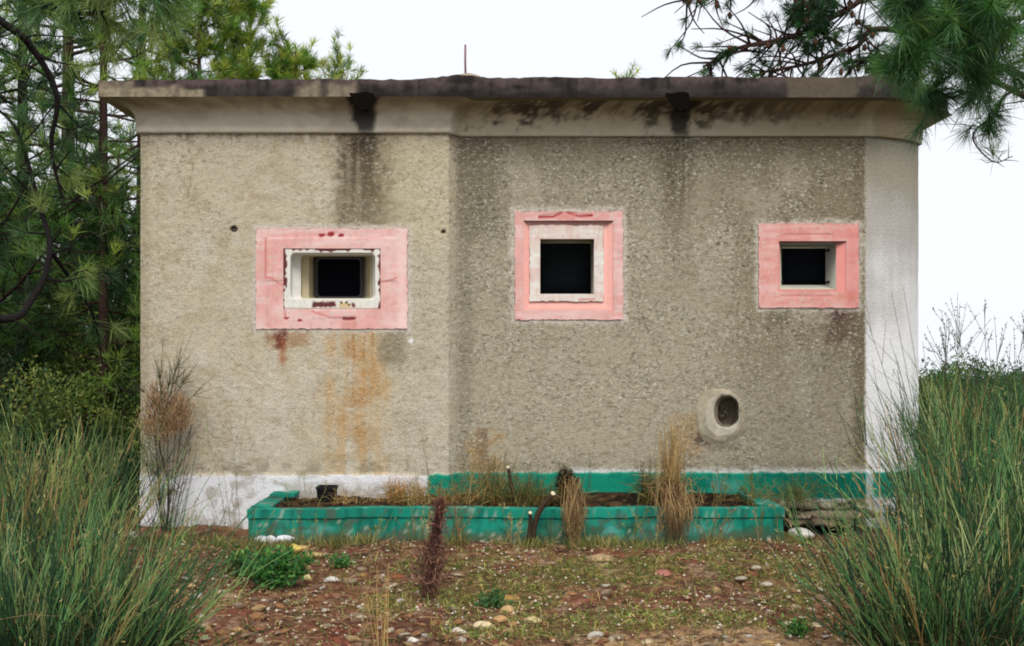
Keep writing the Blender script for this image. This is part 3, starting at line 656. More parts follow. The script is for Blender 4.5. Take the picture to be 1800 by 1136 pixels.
def gbox(acc, x0, x1, y0, y1, z0, z1, colf, st=.02):
    nx, ny, nz = [max(2, int((b-a)/st)) for a, b in ((x0, x1), (y0, y1), (z0, z1))]
    for o, u, v, p, q in (((x0, y0, z0), (x1-x0, 0, 0), (0, 0, z1-z0), nx, nz), ((x0, y1, z0), (x1-x0, 0, 0), (0, 0, z1-z0), nx, nz), ((x0, y0, z0), (0, y1-y0, 0), (0, 0, z1-z0), ny, nz),
                          ((x1, y0, z0), (0, y1-y0, 0), (0, 0, z1-z0), ny, nz), ((x0, y0, z1), (x1-x0, 0, 0), (0, y1-y0, 0), nx, ny), ((x0, y0, z0), (x1-x0, 0, 0), (0, y1-y0, 0), nx, ny)):
        grid3(acc, o, u, v, p, q, colf, np.array([(x0+x1)/2, (y0+y1)/2, (z0+z1)/2]))
a = Acc()
gbox(a, PX0, PX1, PYF+.012, PYF+.09, -.15, PZ-.06, green_col)
gbox(a, PX0+.003, PX0+.10, PYF+.092, -.13, -.15, PZ-.06, green_col); gbox(a, PX1-.10, PX1-.003, PYF+.092, -.018, -.15, PZ-.06, green_col)
wob(a); a.build("planter_wall", M_paint, pl)
a = Acc()
gbox(a, PX0-.006, PX1+.006, PYF, PYF+.10, PZ-.058, PZ, green_col)
gbox(a, PX0-.006, PX0+.13, PYF+.103, -.135, PZ-.058, PZ+.006, green_col); gbox(a, PX1-.13, PX1+.006, PYF+.103, -.018, PZ-.058, PZ+.004, green_col)
gbox(a, PX0+.02, PX0+.20, -.30, -.14, PZ+.008, PZ+.03, green_col)
wob(a); a.build("rim", M_paint, pl)
a = Acc()
def soilc(U, V):
    n = fbm(U*9, V*9, 211, 4); c = np.array([88, 66, 46.])+np.zeros(U.shape+(3,)); c = mixc(c, [50, 40, 30], ss(.45, .6, n)); c = mixc(c, [140, 112, 76], ss(.6, .7, fbm(U*20, V*20, 212, 3))*.7); return lin(c)*.6
grid(a, span(PX0+.09, PX1-.09, .015), span(PYF+.085, -.12, .015), lambda U, V: np.stack([U, V, PZ-.055+fbm(U*5, V*5, 213, 4)*.07+(fbm(U*30, V*30, 214, 2)-.5)*.02], -1), soilc)
grid(a, span(-.40, PX1-.09, .03), span(-.12, 0.0, .03), lambda U, V: np.stack([U, V, PZ-.055+fbm(U*5, V*5, 213, 4)*.07], -1), soilc)
a.build("soil", M_soil, pl)
def soil_z(x, y): return PZ-.055+float(fbm(np.array(x*5.), np.array(y*5.), 213, 4))*.07
# black pot
p0 = at(575, 888, -.30); pt = empty("plant_pot", (p0[0], -.30, soil_z(p0[0], -.3)), "small black square plastic pot standing at the left end of the green planter", "pot")
a = Acc(); z0 = soil_z(p0[0], -.3)
rings = []
for z, w_ in ((0, .058), (.085, .067), (.088, .072), (.105, .072), (.105, .064), (.07, .062)):
    r_ = []
    for cx, cy, a0 in ((1, -1, -90), (1, 1, 0), (-1, 1, 90), (-1, -1, 180)):
        for k in range(4):
            t = math.radians(a0+30*k); r_.append([p0[0]+cx*(w_-.018)+.018*math.cos(t), -.30+cy*(w_-.018)+.018*math.sin(t), z0+z-.01])
    rings.append(np.array(r_))
loft(a, rings, [lin([16, 16, 20])]*5); a.build("pot_shell", M_plastic, pt, smooth=False)
a = Acc(); pane(a, rings[-1], lin([40, 32, 26])); a.build("potting_soil", M_soil, pt)

# ------------------------------------------------------------------ stones, slabs, rubble
def stone_mesh(acc, p, sx, sy, sz, col, seed, rot=0, ang=0.0):
    nu, nv = 12, 8; rg = np.random.default_rng(seed); V = []
    ph = rg.uniform(0, 9, 3); cut = unit(rg.normal(0, 1, (7, 3)))
    for i in range(nv+1):
        f = math.pi*i/nv
        for k in range(nu):
            t = 2*math.pi*k/nu; d = np.array([math.sin(f)*math.cos(t), math.sin(f)*math.sin(t), math.cos(f)])
            r_ = 1+.16*math.sin(d[0]*2.3+ph[0])+.12*math.sin(d[1]*3+ph[1])+.1*math.sin(d[2]*4+ph[2])
            if ang:
                r_ = min(r_, min([ang/max(1e-3, float(c @ d)) for c in cut if c @ d > 0]+[9]))
            V.append(d*r_)
    V = np.array(V)*[sx, sy, sz]; c, s = math.cos(rot), math.sin(rot); V = V @ np.array([[c, s, 0], [-s, c, 0], [0, 0, 1]])
    V += p
    q = [[i*nu+k, (i+1)*nu+k, (i+1)*nu+(k+1) % nu, i*nu+(k+1) % nu] for i in range(nv) for k in range(nu)]
    c = np.tile(np.asarray(col), (len(V), 1)); nz = fbm(V[:, 0]*60+seed, V[:, 1]*60+V[:, 2]*40, 9, 3); c = c*(.75+.5*nz)[:, None]; dirt = ss(.45, .0, (V[:, 2]-p[2])/sz+(nz-.5)*.8)[:, None]*.7; c = c*(1-dirt)+lin([120, 88, 68])*.7*dirt
    acc.add(V, q, None, c)
WHT, TAN, YEL, PNK, GRY = [232, 226, 212], [196, 164, 118], [204, 178, 112], [176, 118, 104], [168, 160, 144]
big = [(803, 1113, 34, 15, WHT, "elongated white stone, foremost left in the row of large pale stones"), (852, 1103, 34, 16, [226, 206, 168], "cream stone between the elongated white stone and the brown lumps"),
       (725, 1128, 22, 13, WHT, "white stone at the bottom edge, left of the long white stone"), (937, 1093, 34, 15, [216, 196, 146], "smooth cream oval stone lying alone right of the brown lumps"),
       (897, 1057, 38, 17, [180, 142, 82], "long ochre stone with flat top above the pale stones"), (890, 1078, 28, 18, [206, 170, 122], "tan rounded stone just below the long ochre stone"),
       (876, 1092, 30, 16, [200, 158, 108], "orange tan stone touching the cream stone from behind"), (899, 1100, 22, 11, [176, 134, 92], "brown flat lump beside the orange tan stone"),
       (1053, 983, 52, 13, [196, 164, 128], "broad flat tan rock in the grass in front of the planter"), (1167, 1012, 32, 14, PNK, "pinkish red rock in the grass"),
       (1093, 1073, 15, 7, [214, 200, 166], "small cream stone alone in the middle of the grass"), (1137, 1131, 26, 8, [214, 196, 158], "flat cream stone at the bottom edge, in the sandy patch"),
       (303, 1043, 24, 12, YEL, "yellow stone between the left broom and the red soil"), (259, 1071, 22, 12, YEL, "ochre stone half hidden by the left broom"),
       (289, 1073, 18, 8, [214, 190, 140], "small flat yellowish stone beside the half hidden ochre one"), (329, 1031, 26, 7, TAN, "long thin tan stone uphill of the yellow stone"),
       (391, 1043, 20, 8, [222, 206, 176], "pale flat stone left of the leafy green weed"), (419, 1110, 24, 10, [196, 150, 100], "orange brown stone on bare soil below the leafy weed"),
       (592, 995, 20, 9, [214, 190, 130], "yellowish stone right of the leafy green weed"), (540, 1018, 16, 9, [226, 212, 150], "pale yellow stone at the right edge of the leafy weed"),
       (518, 984, 24, 17, [232, 206, 110], "bright yellow rounded lump on top of the leafy weed"), (522, 966, 34, 10, [190, 164, 112], "ochre stone just below the whitewashed stones"),
       (556, 976, 40, 8, [196, 172, 118], "flat ochre slab stone right of the whitewashed stones"), (585, 1022, 26, 11, [226, 224, 218], "white broken piece of rubble right of the leafy weed"),
       (640, 1012, 16, 7, [206, 150, 90], "small orange stone left of the brown dead spike"), (680, 1049, 20, 8, [198, 146, 96], "flat orange stone near the dry straw stalks"),
       (1397, 1071, 24, 14, [206, 190, 156], "angular pale stone left of the right hand broom"), (1380, 1098, 20, 9, [218, 204, 170], "flat pale stone near the bottom, left of the angular one"),
       (1412, 1087, 18, 7, [220, 206, 178], "thin pale stone just below the angular stone"), (1432, 1101, 26, 10, [216, 196, 160], "cream stone lowest of those left of the right broom"),
       (1487, 1084, 22, 12, [206, 192, 162], "pale stone beneath the left stems of the right broom"), (1510, 1079, 30, 12, [216, 200, 166], "wide pale stone deepest under the right broom"),
       (1352, 1133, 30, 8, [212, 180, 120], "flat ochre stone at the bottom edge right of the sand"), (700, 1017, 24, 9, [150, 90, 62], "reddish stone left of the brown dead spike base"),
       (1005, 1045, 18, 7, [170, 124, 84], "brown stone in the grass right of the long ochre stone"), (1290, 960, 24, 9, [178, 150, 118], "tan stone in thin grass right of the flat rock"),
       (1330, 1000, 22, 9, [186, 176, 156], "grey stone heading the scatter of rubble"), (1300, 1018, 20, 8, [176, 168, 148], "grey stone in the middle of the rubble scatter"),
       (1345, 1030, 24, 9, [198, 190, 170], "pale grey stone at the lower end of the rubble scatter")]
for i, (px, py, w_, h_, c, lb) in enumerate(big):
    p = gpt(px, py); d = p[1]+DIST; sx = w_*d/FP/2*1.12; sz = h_*d/FP/2*1.15
    if px == 518: p[2] += .06
    a = Acc(); stone_mesh(a, p+[0, 0, sz*.08], sx, sx*.75, sz, lin(c)*.78, 300+i, R.uniform(-.3, .3), .82 if i % 2 == 0 else 0)
    tag(a.build("stone", M_stone, smooth=True, origin=p), lb, "stone", "larger stones lying on the soil")
# small stones, individually
cl = np.array([[214, 200, 170], [196, 164, 118], [180, 132, 92], [226, 218, 204], [168, 150, 124], [150, 96, 72]])
k = 0; tries = 0
protos = []
for s in range(6):
    a = Acc(); stone_mesh(a, np.zeros(3), .5, .4, .28, lin(cl[s])*.95, 900+s, 0, .85 if s % 2 else 0); protos.append(a.build("stone", M_stone, smooth=True))
first = [True]*6
while k < 290 and tries < 9000:
    tries += 1; px = R.uniform(230, 1560); py = 952+190*R.uniform(0, 1)**.8
    p = gpt(px, py); g, s_, n, n2, m = [float(v) for v in ground_masks(np.array(p[0]), np.array(p[1]))]
    dens = .18+.9*np.exp(-((px-700)/260)**2)*(py > 990)+.5*np.exp(-((px-430)/190)**2)*(py > 1040)+.5*np.exp(-((px-1400)/120)**2)+.35*s_
    dens += .9*np.exp(-((px-800)/130)**2-((py-1090)/40)**2)+.5*np.exp(-((px-640)/120)**2-((py-1100)/40)**2)
    if R.random() > dens*(1-.6*g): continue
    j = int(R.integers(0, 6)); o = protos[j] if first[j] else protos[j].copy()
    if not first[j]: COL.objects.link(o)
    first[j] = False
    s = R.uniform(.022, .05)*(1.6 if R.random() < .18 else 1); o.location = (p[0], p[1], p[2]+s*.10); o.scale = (s*R.uniform(.8, 1.4), s, s*R.uniform(.7, 1)); o.rotation_euler = (R.uniform(-.3, .3), R.uniform(-.3, .3), R.uniform(0, 6.3))
    reg = "left of the straw stalks" if px < 620 else ("around the straw stalks" if px < 790 else ("right of the brown spike" if px < 1080 else "before the right broom"))
    tag(o, "small %s stone, one of several %s" % (("cream", "tan", "rusty brown", "whitish", "grey brown", "dark reddish")[j], reg), "stone", "small stones scattered over the ground"); k += 1
# whitewashed stones
for px, py, w_, h_, lb in ((458, 951, 24, 22, "leftmost whitewashed stone under the planter's left corner"), (478, 952, 20, 24, "middle whitewashed stone under the planter's left corner"), (500, 950, 26, 20, "rightmost whitewashed stone under the planter's left corner"),
                       (148, 958, 26, 22, "farthest left whitewashed stone, seen through the left broom"), (192, 952, 24, 24, "whitewashed stone seen through the middle of the left broom"), (228, 945, 26, 22, "whitewashed stone at the right edge of the left broom")):
    p = gpt(px, py+8); p[1] = max(p[1], -.9 if px > 400 else -1.0); p = np.array([(px-900)*(p[1]+DIST)/FP, p[1], p[2]]); d = p[1]+DIST
    a = Acc(); stone_mesh(a, p+[0, 0, .03], w_*d/FP/2*1.1, .05, h_*d/FP/2, lin([216, 216, 220]), int(px), 0, .85)
    tag(a.build("whitewashed_stone", M_paint, smooth=True, origin=p), lb, "stone", "whitewashed edging stones")
# broken slabs right of the planter
def slab(px0, px1, py0, py1, Y, dep, col, label, seed, name="broken_slab"):
    A, B = at(px0, py0, Y), at(px1, py1, Y); rg = np.random.default_rng(seed); n = 14
    xs = np.linspace(A[0], B[0], n); xs[1:-1] += rg.uniform(-.02, .02, n-2); f = Y+(rg.uniform(-.06, .05, n)); tz = A[2]+rg.uniform(-.016, .004, n)+0*xs; bz = B[2]+rg.uniform(-.004, .014, n)
    V = np.vstack([np.stack([xs, f, tz], 1), np.stack([xs, f-.01, bz], 1), np.stack([xs, f+dep, tz+.004], 1), np.stack([xs, f+dep, bz], 1)])
    q = []
    for i in range(n-1): q += [[i, i+1, n+i+1, n+i], [i, 2*n+i, 2*n+i+1, i+1], [2*n+i, 3*n+i, 3*n+i+1, 2*n+i+1], [n+i, n+i+1, 3*n+i+1, 3*n+i]]
    q += [[0, n, 3*n, 2*n], [n-1, 3*n-1, 4*n-1, 2*n-1]]
    q = outward(V, q); a = Acc(); a.add(V, q, None, np.tile(lin(col), (len(V), 1))*rg.uniform(.92, 1.05, (len(V), 1)))
    tag(a.build(name, M_stone, origin=(A+B)/2), label, "slab", "broken slabs at the corner of the wall")
slab(1384, 1528, 884, 895, -.12, .10, [172, 160, 136], "long thin broken slab, topmost of the layers right of the planter", 1)
slab(1386, 1548, 903, 913, -.30, .26, [150, 136, 112], "broken slab in the middle of the layers right of the planter", 2)
slab(1390, 1510, 918, 926, -.44, .30, [128, 112, 90], "lowest earth stained slab of the layers right of the planter", 3)
a = Acc(); p = at(1405, 938, -.66); stone_mesh(a, p, .10, .10, .035, lin([206, 202, 192]), 77, 0, .8); tag(a.build("broken_slab", M_paint, smooth=True, origin=p), "flat white painted chunk by the planter's right corner", "slab", "broken slabs at the corner of the wall")
slab(1540, 1590, 880, 905, .02, .12, [222, 222, 226], "white painted lump of footing under the rounded corner", 5)

# ------------------------------------------------------------------ plants
def pal(n, cols, j=.18):
    cols = np.array([lin(c) for c in cols]); c = cols[R.integers(0, len(cols), n)]; return c*(1+R.normal(0, j, (n, 1))).clip(.4, 1.8)
# low grass and weeds on the soil
a = Acc(); N = 130000
X = R.uniform(-3.4, 3.4, N); Y = R.uniform(-4.0, -.9, N)
g, s_, n, n2, m = ground_masks(X, Y); tu = fbm(X*9, Y*9, 401, 3)
k = R.random(N) < np.clip(g*1.3*ss(.3, .55, tu)+.22*ss(.45, .65, tu)*(1-s_), 0, 1); X, Y, g = X[k], Y[k], g[k]; n_ = len(X); print("blades", n_)
B = np.stack([X, Y, ground_h(X, Y)], 1); D = unit(np.stack([R.normal(0, .7, n_), R.normal(0, .7, n_), R.uniform(.3, 1, n_)], 1))
needles(a, B, D, R.uniform(.015, .07, n_), .005, 1.12*pal(n_, [[132, 146, 74], [96, 116, 58], [146, 140, 80], [160, 140, 90], [78, 96, 52], [124, 100, 70]], .3), .3)
for N_, fy, hh in ((5200, lambda n: -.93-np.abs(R.normal(0, .07, n)), .13), (2600, lambda n: R.uniform(-3.2, -1.1, n), .12)):
    X = R.uniform(-2.6, 2.3, N_); Y = fy(N_); kk = R.random(N_) < ss(.42, .62, fbm(X*6, Y*6, 403, 3)); X, Y = X[kk], Y[kk]; n_ = len(X); B = np.stack([X, Y, ground_h(X, Y)], 1)
    needles(a, B, unit(np.stack([R.normal(0, .3, n_), R.normal(0, .25, n_), np.ones(n_)], 1)), R.uniform(.3, 1, n_)*hh, .004, pal(n_, [[120, 128, 66], [100, 116, 60], [176, 158, 104], [150, 136, 84], [86, 104, 56]], .3), .25)
o = a.build("grass", M_leaf); tag(o, "low olive green grass and creeping weeds over the soil in front of the planter", "grass", kind="stuff")
# dead straw litter
a = Acc(); N = 15000; X = R.uniform(-3.2, 3.2, N); Y = R.uniform(-4.0, -.85, N); B = np.stack([X, Y, ground_h(X, Y)+.012], 1)
D = unit(np.stack([R.normal(0, 1, N), R.normal(0, .6, N), R.uniform(-.05, .25, N)], 1)); needles(a, B, D, R.uniform(.02, .10, N), .0036, pal(N, [[168, 138, 98], [130, 96, 72], [96, 66, 54], [198, 170, 126], [110, 66, 52]])*.8, .05)
tag(a.build("straw_litter", M_straw), "dry straw and dead needles littering the soil", "litter", kind="stuff")
# gravel
a = Acc(); N = 9000; X = R.uniform(-3.2, 3.2, N); Y = R.uniform(-4.1, -.85, N); kk = R.random(N) < .35+.65*ss(.4, .6, fbm(X*2, Y*2, 411, 3)); X, Y = X[kk], Y[kk]; N = len(X)
r_ = R.uniform(.003, .011, N)*np.where(R.random(N) < .08, 1.6, 1); C = np.stack([X, Y, ground_h(X, Y)+.016], 1); oct_ = np.array([[1, 0, 0], [0, 1, 0], [-1, 0, 0], [0, -1, 0], [0, 0, .7], [0, 0, -.7]], float)
V = C[:, None]+oct_[None]*r_[:, None, None]*R.uniform(.6, 1.4, (N, 6, 1)); T = np.array([[0, 1, 4], [1, 2, 4], [2, 3, 4], [3, 0, 4], [1, 0, 5], [2, 1, 5], [3, 2, 5], [0, 3, 5]])
a.add(V.reshape(-1, 3), None, (T[None]+(np.arange(N)*6)[:, None, None]).reshape(-1, 3), np.repeat(pal(N, [[196, 170, 136], [170, 132, 100], [150, 120, 96], [214, 198, 170], [150, 104, 82], [216, 206, 186]])*.85, 6, 0))
tag(a.build("gravel", M_stone), "fine pale gravel and chips mixed into the red soil", "gravel", kind="stuff")

GREENB = [[52, 96, 58], [40, 80, 52], [70, 112, 62], [34, 66, 44], [96, 128, 66], [120, 132, 70]]
def broom(px, Y, n, H, fan, label, rad=.22, lean=(0, 0), cols=GREENB, r0=.0036, group="broom bushes in front", straw=.05, seed=0, twigs=7, hv=.35, fill=0):
    c = at(px, 620, Y); gx, gy = c[0], c[1]; gz = float(ground_h(np.array(gx), np.array(gy)))
    root = empty("broom_bush", (gx, gy, gz), label, "bush", group)
    th = R.uniform(0, 2*np.pi, n); rr = rad*np.sqrt(R.random(n)); b = np.stack([gx+rr*np.cos(th), gy+rr*np.sin(th), np.full(n, gz-.02)], 1)
    out_ = np.stack([np.cos(th), np.sin(th)], 1)*(rr/rad)[:, None]
    tl = fan*R.uniform(.2, 1.25, n); D = np.stack([out_[:, 0]*tl+lean[0]+R.normal(0, .2, n), out_[:, 1]*tl+lean[1]+R.normal(0, .2, n), np.ones(n)], 1); D = unit(D)
    L = H*(1-hv*R.random(n)**1.2)
    t = np.linspace(0, 1, 6)[None, :, None]; curl = np.stack([R.normal(0, .15, n), R.normal(0, .15, n), -np.abs(tl)*.16-R.random(n)*.06], 1)[:, None]*L[:, None, None]
    P = b[:, None]+D[:, None]*L[:, None, None]*t+curl*t**2
    a = Acc(); cs = pal(n, cols, .34); st = R.random(n) < straw; cs[st] = lin([178, 152, 96])*.8
    stems(a, P, np.full(n, r0), np.full(n, r0*.35), cs)
    Q = []; qc = []
    for j in range(twigs):
        i = R.integers(0, n, n); s = R.uniform(.15, .97, n); f = s*5; i0 = np.minimum(f.astype(int), 4); fr = (f-i0)[:, None]
        o0 = P[i, i0]*(1-fr)+P[i, i0+1]*fr; dd = unit(D[i]+R.normal(0, .2, (n, 3))+[0, 0, .12]); l2 = L[i]*R.uniform(.12, .34, n)
        Q.append(o0[:, None]+dd[:, None]*l2[:, None, None]*np.linspace(0, 1, 4)[None, :, None]+R.normal(0, .012, (n, 1, 3))*np.linspace(0, 1, 4)[None, :, None]**2); qc.append(cs[i]*1.08)
    Q = np.concatenate(Q); qc = np.concatenate(qc); stems(a, Q, np.full(len(Q), r0*.62), np.full(len(Q), r0*.3), qc)
    nb = n//3; i = R.integers(0, n, nb); s = R.uniform(.1, .7, nb); f = s*5; i0 = np.minimum(f.astype(int), 4); o0 = P[i, i0]; dd = unit(R.normal(0, .8, (nb, 3))+[0, 0, .35]); l2 = L[i]*R.uniform(.15, .4, nb)
    kn = o0+dd*(l2*.5)[:, None]; dd2 = unit(dd+R.normal(0, .7, (nb, 3))-[0, 0, .3]); e = kn+dd2*(l2*.5)[:, None]; stems(a, np.stack([o0, kn, e], 1), np.full(nb, r0*.7), np.full(nb, r0*.4), pal(nb, [[170, 148, 100], [130, 116, 78], [96, 104, 60], [196, 178, 130]], .25))
    tips = P[:, -1]; m_ = R.random(n) < .45; tt = np.repeat(tips[m_], 5, 0)-np.repeat(D[m_], 5, 0)*R.uniform(0, .12, (5*int(m_.sum()), 1)); needles(a, tt, unit(np.repeat(D[m_], 5, 0)+R.normal(0, .5, (len(tt), 3))), R.uniform(.012, .035, len(tt)), .005, pal(len(tt), [[140, 140, 80], [110, 122, 70], [160, 144, 96]], .2), 0)
    a.build("stems", M_stem, root)
    if fill:
        a = Acc(); i = R.integers(0, n, fill); s = R.uniform(0, .55, fill); f = s*5; i0 = np.minimum(f.astype(int), 4); fr = (f-i0)[:, None]; o0 = P[i, i0]*(1-fr)+P[i, i0+1]*fr+R.normal(0, .03, (fill, 3))
        needles(a, o0, unit(D[i]+R.normal(0, .5, (fill, 3))), R.uniform(.05, .14, fill), .004, pal(fill, [[48, 62, 38], [76, 66, 48], [34, 50, 34], [110, 96, 62]])*.65, .1); a.build("dead_twigs", M_straw, root)
    return root
BL = [[58, 102, 62], [42, 80, 52], [92, 132, 76], [30, 58, 40], [116, 146, 84], [68, 112, 66], [140, 152, 100]]
BY = [[84, 118, 62], [112, 136, 72], [58, 94, 56], [144, 150, 88], [46, 78, 50], [72, 108, 64]]
broom(50, -3.9, 260, .94, .75, "dense foreground broom bush filling the lower left corner", .26, (.02, 0), BL, fill=3500, hv=.5)
broom(175, -3.6, 110, .66, .85, "foreground broom with stems fanning right over the soil, beside the lower left corner", .12, (.05, 0), BL, fill=1800, hv=.5)
broom(10, -2.6, 220, 1.08, .5, "tall yellow green broom at the left edge behind the foreground one", .28, (.02, 0), BY, fill=2500, straw=.15, hv=.55)
broom(100, -1.9, 190, .92, .5, "yellowish broom in front of the wall's left corner", .28, (-.03, 0), BY, fill=3000, straw=.2, hv=.6)
broom(1660, -3.7, 240, .82, .72, "dense foreground broom whose stems fan left over the ground at lower right", .18, (-.03, 0), BL, fill=3200, hv=.5)
broom(1800, -3.3, 260, 1.0, .55, "foreground broom filling the lower right corner", .28, (0, 0), BL, fill=3500, hv=.5)
broom(1740, -2.2, 170, 1.15, .42, "tall broom with upright stems reaching above the horizon at right", .26, (-.02, 0), BL, fill=2000, hv=.5)
broom(1690, -1.2, 80, 1.15, .36, "thin stemmed broom standing in front of the white rounded corner", .20, (-.04, 0), BY, fill=1200, straw=.15, hv=.5)
broom(1800, -.9, 240, 1.3, .45, "broom bush at the right edge behind the foreground ones", .5, (0, 0), BL, fill=2600, hv=.5)

def twiggy(name, label, base, H, n, fan, col, r0=.003, cat="plant", group=None, lean=(0, 0), side=5, buds=0, budcol=(150, 130, 80), rad=.02):
    root = empty(name, base, label, cat, group); a = Acc()
    b = np.array(base)+np.stack([R.normal(0, rad, n), R.normal(0, rad, n), np.zeros(n)-.01], 1)
    D = unit(np.stack([R.normal(lean[0], fan, n), R.normal(lean[1], fan, n), np.ones(n)], 1)); L = H*R.uniform(.6, 1.0, n); L[0] = H
    t = np.linspace(0, 1, 6)[None, :, None]; P = b[:, None]+D[:, None]*L[:, None, None]*t+(R.normal(0, .06, (n, 1, 3))*L[:, None, None])*t**2
    stems(a, P, np.full(n, r0), np.full(n, r0*.4), pal(n, [col], .15))
    m = n*side; i = R.integers(0, n, m); s = R.uniform(.3, .95, m); f = s*5; i0 = np.minimum(f.astype(int), 4); fr = (f-i0)[:, None]; o0 = P[i, i0]*(1-fr)+P[i, i0+1]*fr
    dd = unit(D[i]+R.normal(0, .45, (m, 3))); l2 = H*R.uniform(.06, .22, m)
    if m: stems(a, o0[:, None]+dd[:, None]*l2[:, None, None]*np.linspace(0, 1, 3)[None, :, None], np.full(m, r0*.6), np.full(m, r0*.3), pal(m, [col], .15))
    a.build("stems", M_stem, root)
    if buds:
        a = Acc(); i = R.integers(0, max(m, 1), buds); c = o0[i]+dd[i]*(l2[i]*R.uniform(.5, 1, buds))[:, None]
        leaves(a, c, unit(R.normal(0, 1, (buds, 3))+[0, 0, .6]), R.uniform(.012, .028, buds), .009, pal(buds, [budcol], .2)); a.build("leaves", M_leaf, root)
    return root
gp = lambda px, py: tuple(gpt(px, py))
# dry brown shrub at the left corner of the wall
root = twiggy("dry_shrub", "dry shrub with a reddish brown head of dead twigs at the wall's left end", gp(292, 935), .88, 14, .16, [70, 66, 46], .005, "shrub", side=8)
a = Acc()
for cx, cy, rx, ry, N in ((274, 708, 20, 34, 700), (312, 728, 28, 38, 1300), (288, 750, 32, 32, 800), (262, 748, 14, 26, 260)):
    p = at(cx, cy, root.location[1]); d = p[1]+DIST; q = unit(R.normal(0, 1, (N, 3)))*(R.random((N, 1))**.5)
    B = p+q*[rx*d/FP, .12, ry*d/FP]; needles(a, B, unit(R.normal(0, .35, (N, 3))+[0, 0, 1]+q*.5), R.uniform(.02, .06, N), .004, pal(N, [[182, 148, 112], [152, 124, 98], [200, 168, 124], [120, 100, 84]])*1.0, .0)
a.build("dead_foliage", M_straw, root)
a = Acc(); n = 16; p0 = np.array(at(288, 720, root.location[1])); D = unit(np.stack([R.normal(.15, .42, n), R.normal(0, .3, n), np.ones(n)], 1)); L = R.uniform(.3, .6, n)
P = p0+R.normal(0, .03, (n, 1, 3))+D[:, None]*L[:, None, None]*np.linspace(0, 1, 5)[None, :, None]; stems(a, P, np.full(n, .0035), np.full(n, .0012), pal(n, [[86, 88, 56]], .2))
for j in range(5): stems(a, P[:, 2:3]+unit(D+R.normal(0, .45, (n, 3)))[:, None]*.14*np.linspace(0, 1, 3)[None, :, None], np.full(n, .0022), np.full(n, .001), pal(n, [[96, 96, 60]], .2))
p1 = np.array(root.location); tube(a, smoothpath([p1, p1+[.02, 0, .3], p0-[.03, 0, .25], p0]), [.010, .007, .004], 5, lin([72, 58, 44])); a.build("branches", M_stem, root)
for px, py, H, n, fan, c, lb in ((402, 940, .62, 5, .16, [140, 122, 78], "thin straw coloured weed in front of the white plinth, left of the planter"), (425, 938, .95, 2, .05, [128, 120, 84], "tall lone stalk just left of the planter's corner"),
                         (268, 945, .7, 9, .25, [120, 108, 66], "bare brown weed at the foot of the dry shrub"), (385, 950, .3, 10, .35, [120, 112, 64], "short weed tuft left of the whitewashed stones"),
                         (440, 965, .3, 6, .3, [150, 132, 84], "dry weed in front of the planter's left corner"), (560, 960, .26, 6, .3, [150, 136, 84], "small dry weed right of the whitewashed stones"),
                         (655, 960, .22, 5, .3, [130, 130, 70], "thin green weed against the planter left of its middle"), (720, 955, .75, 3, .05, [150, 140, 86], "slender tall grass stalk rising in front of the white plinth"),
                         (752, 955, .85, 2, .04, [126, 118, 70], "tallest lone grass stalk near the step in the wall"), (700, 1000, .3, 7, .35, [140, 120, 74], "dry weed left of the brown dead spike"),
                         (925, 1010, .32, 6, .3, [160, 136, 84], "dry weed in the grass below the cut stems"), (1330, 950, .28, 7, .35, [140, 132, 78], "sparse weed at the planter's right end"),
                         (800, 955, .34, 14, .35, [112, 116, 66], "olive weed tuft in front of the planter right of the brown spike"), (850, 952, .36, 16, .4, [124, 128, 74], "larger olive weed tuft in front of the planter left of the cut stems"),
                         (895, 955, .3, 14, .4, [96, 106, 60], "green weed tuft touching the cut stems from the left"), (965, 958, .26, 12, .4, [120, 110, 66], "low weed tuft touching the cut stems from the right"),
                         (1040, 955, .2, 10, .4, [140, 120, 78], "low straw coloured tuft right of the middle clump"), (600, 965, .2, 10, .4, [116, 116, 70], "low weed left of the stalks in front of the planter"),
                         (330, 960, .35, 14, .4, [120, 124, 74], "weed tuft in front of the white plinth near the dry shrub"), (1110, 990, .14, 14, .6, [120, 128, 70], "small tuft in the grass left of the pinkish rock"), (990, 1020, .16, 14, .6, [128, 134, 76], "small tuft in the middle of the grass"),
                         (1245, 960, .25, 8, .3, [150, 124, 76], "dry weed in front of the planter right of the hanging clump")):
    twiggy("weed", lb, gp(px, py), H, n, fan, c, .0022, "weed", "thin weeds around the planter", side=4, buds=12, budcol=c)
for k in range(18):
    px = R.uniform(450, 1370); py = R.uniform(946, 975); twiggy("weed", "thin straggly dry weed before the green planter, like many others there", gp(px, py), R.uniform(.16, .5), int(R.integers(3, 9)), R.uniform(.1, .4), [[176, 150, 98], [132, 130, 74], [150, 124, 80]][k % 3], .0022, "weed", "straggly weeds along the planter", side=5, buds=30, budcol=[[190, 160, 108], [130, 134, 80], [150, 124, 84]][k % 3])
for k in range(9):
    px = R.uniform(660, 1340); Y_ = R.uniform(-.65, -.3); b = at(px, 888, Y_); b[2] = soil_z(b[0], Y_); twiggy("weed", "thin dry weed rooted inside the green planter among the clumps", tuple(b), R.uniform(.15, .5), int(R.integers(3, 7)), R.uniform(.08, .3), [[170, 146, 96], [118, 122, 70], [140, 118, 76]][k % 3], .0022, "weed", "weeds inside the planter", side=4, buds=26, budcol=[[186, 156, 104], [120, 126, 74], [150, 124, 84]][k % 3])
# straw stalks in the foreground
twiggy("grass_stalks", "pale straw stalks standing upright in the foreground, left of the brown spike", gp(672, 1150), .42, 9, .06, [196, 162, 104], .0028, "grass", side=1)
twiggy("grass_stalks", "few bent straw stalks farther left of the upright ones", gp(640, 1120), .36, 5, .16, [170, 140, 92], .002, "grass", side=2)
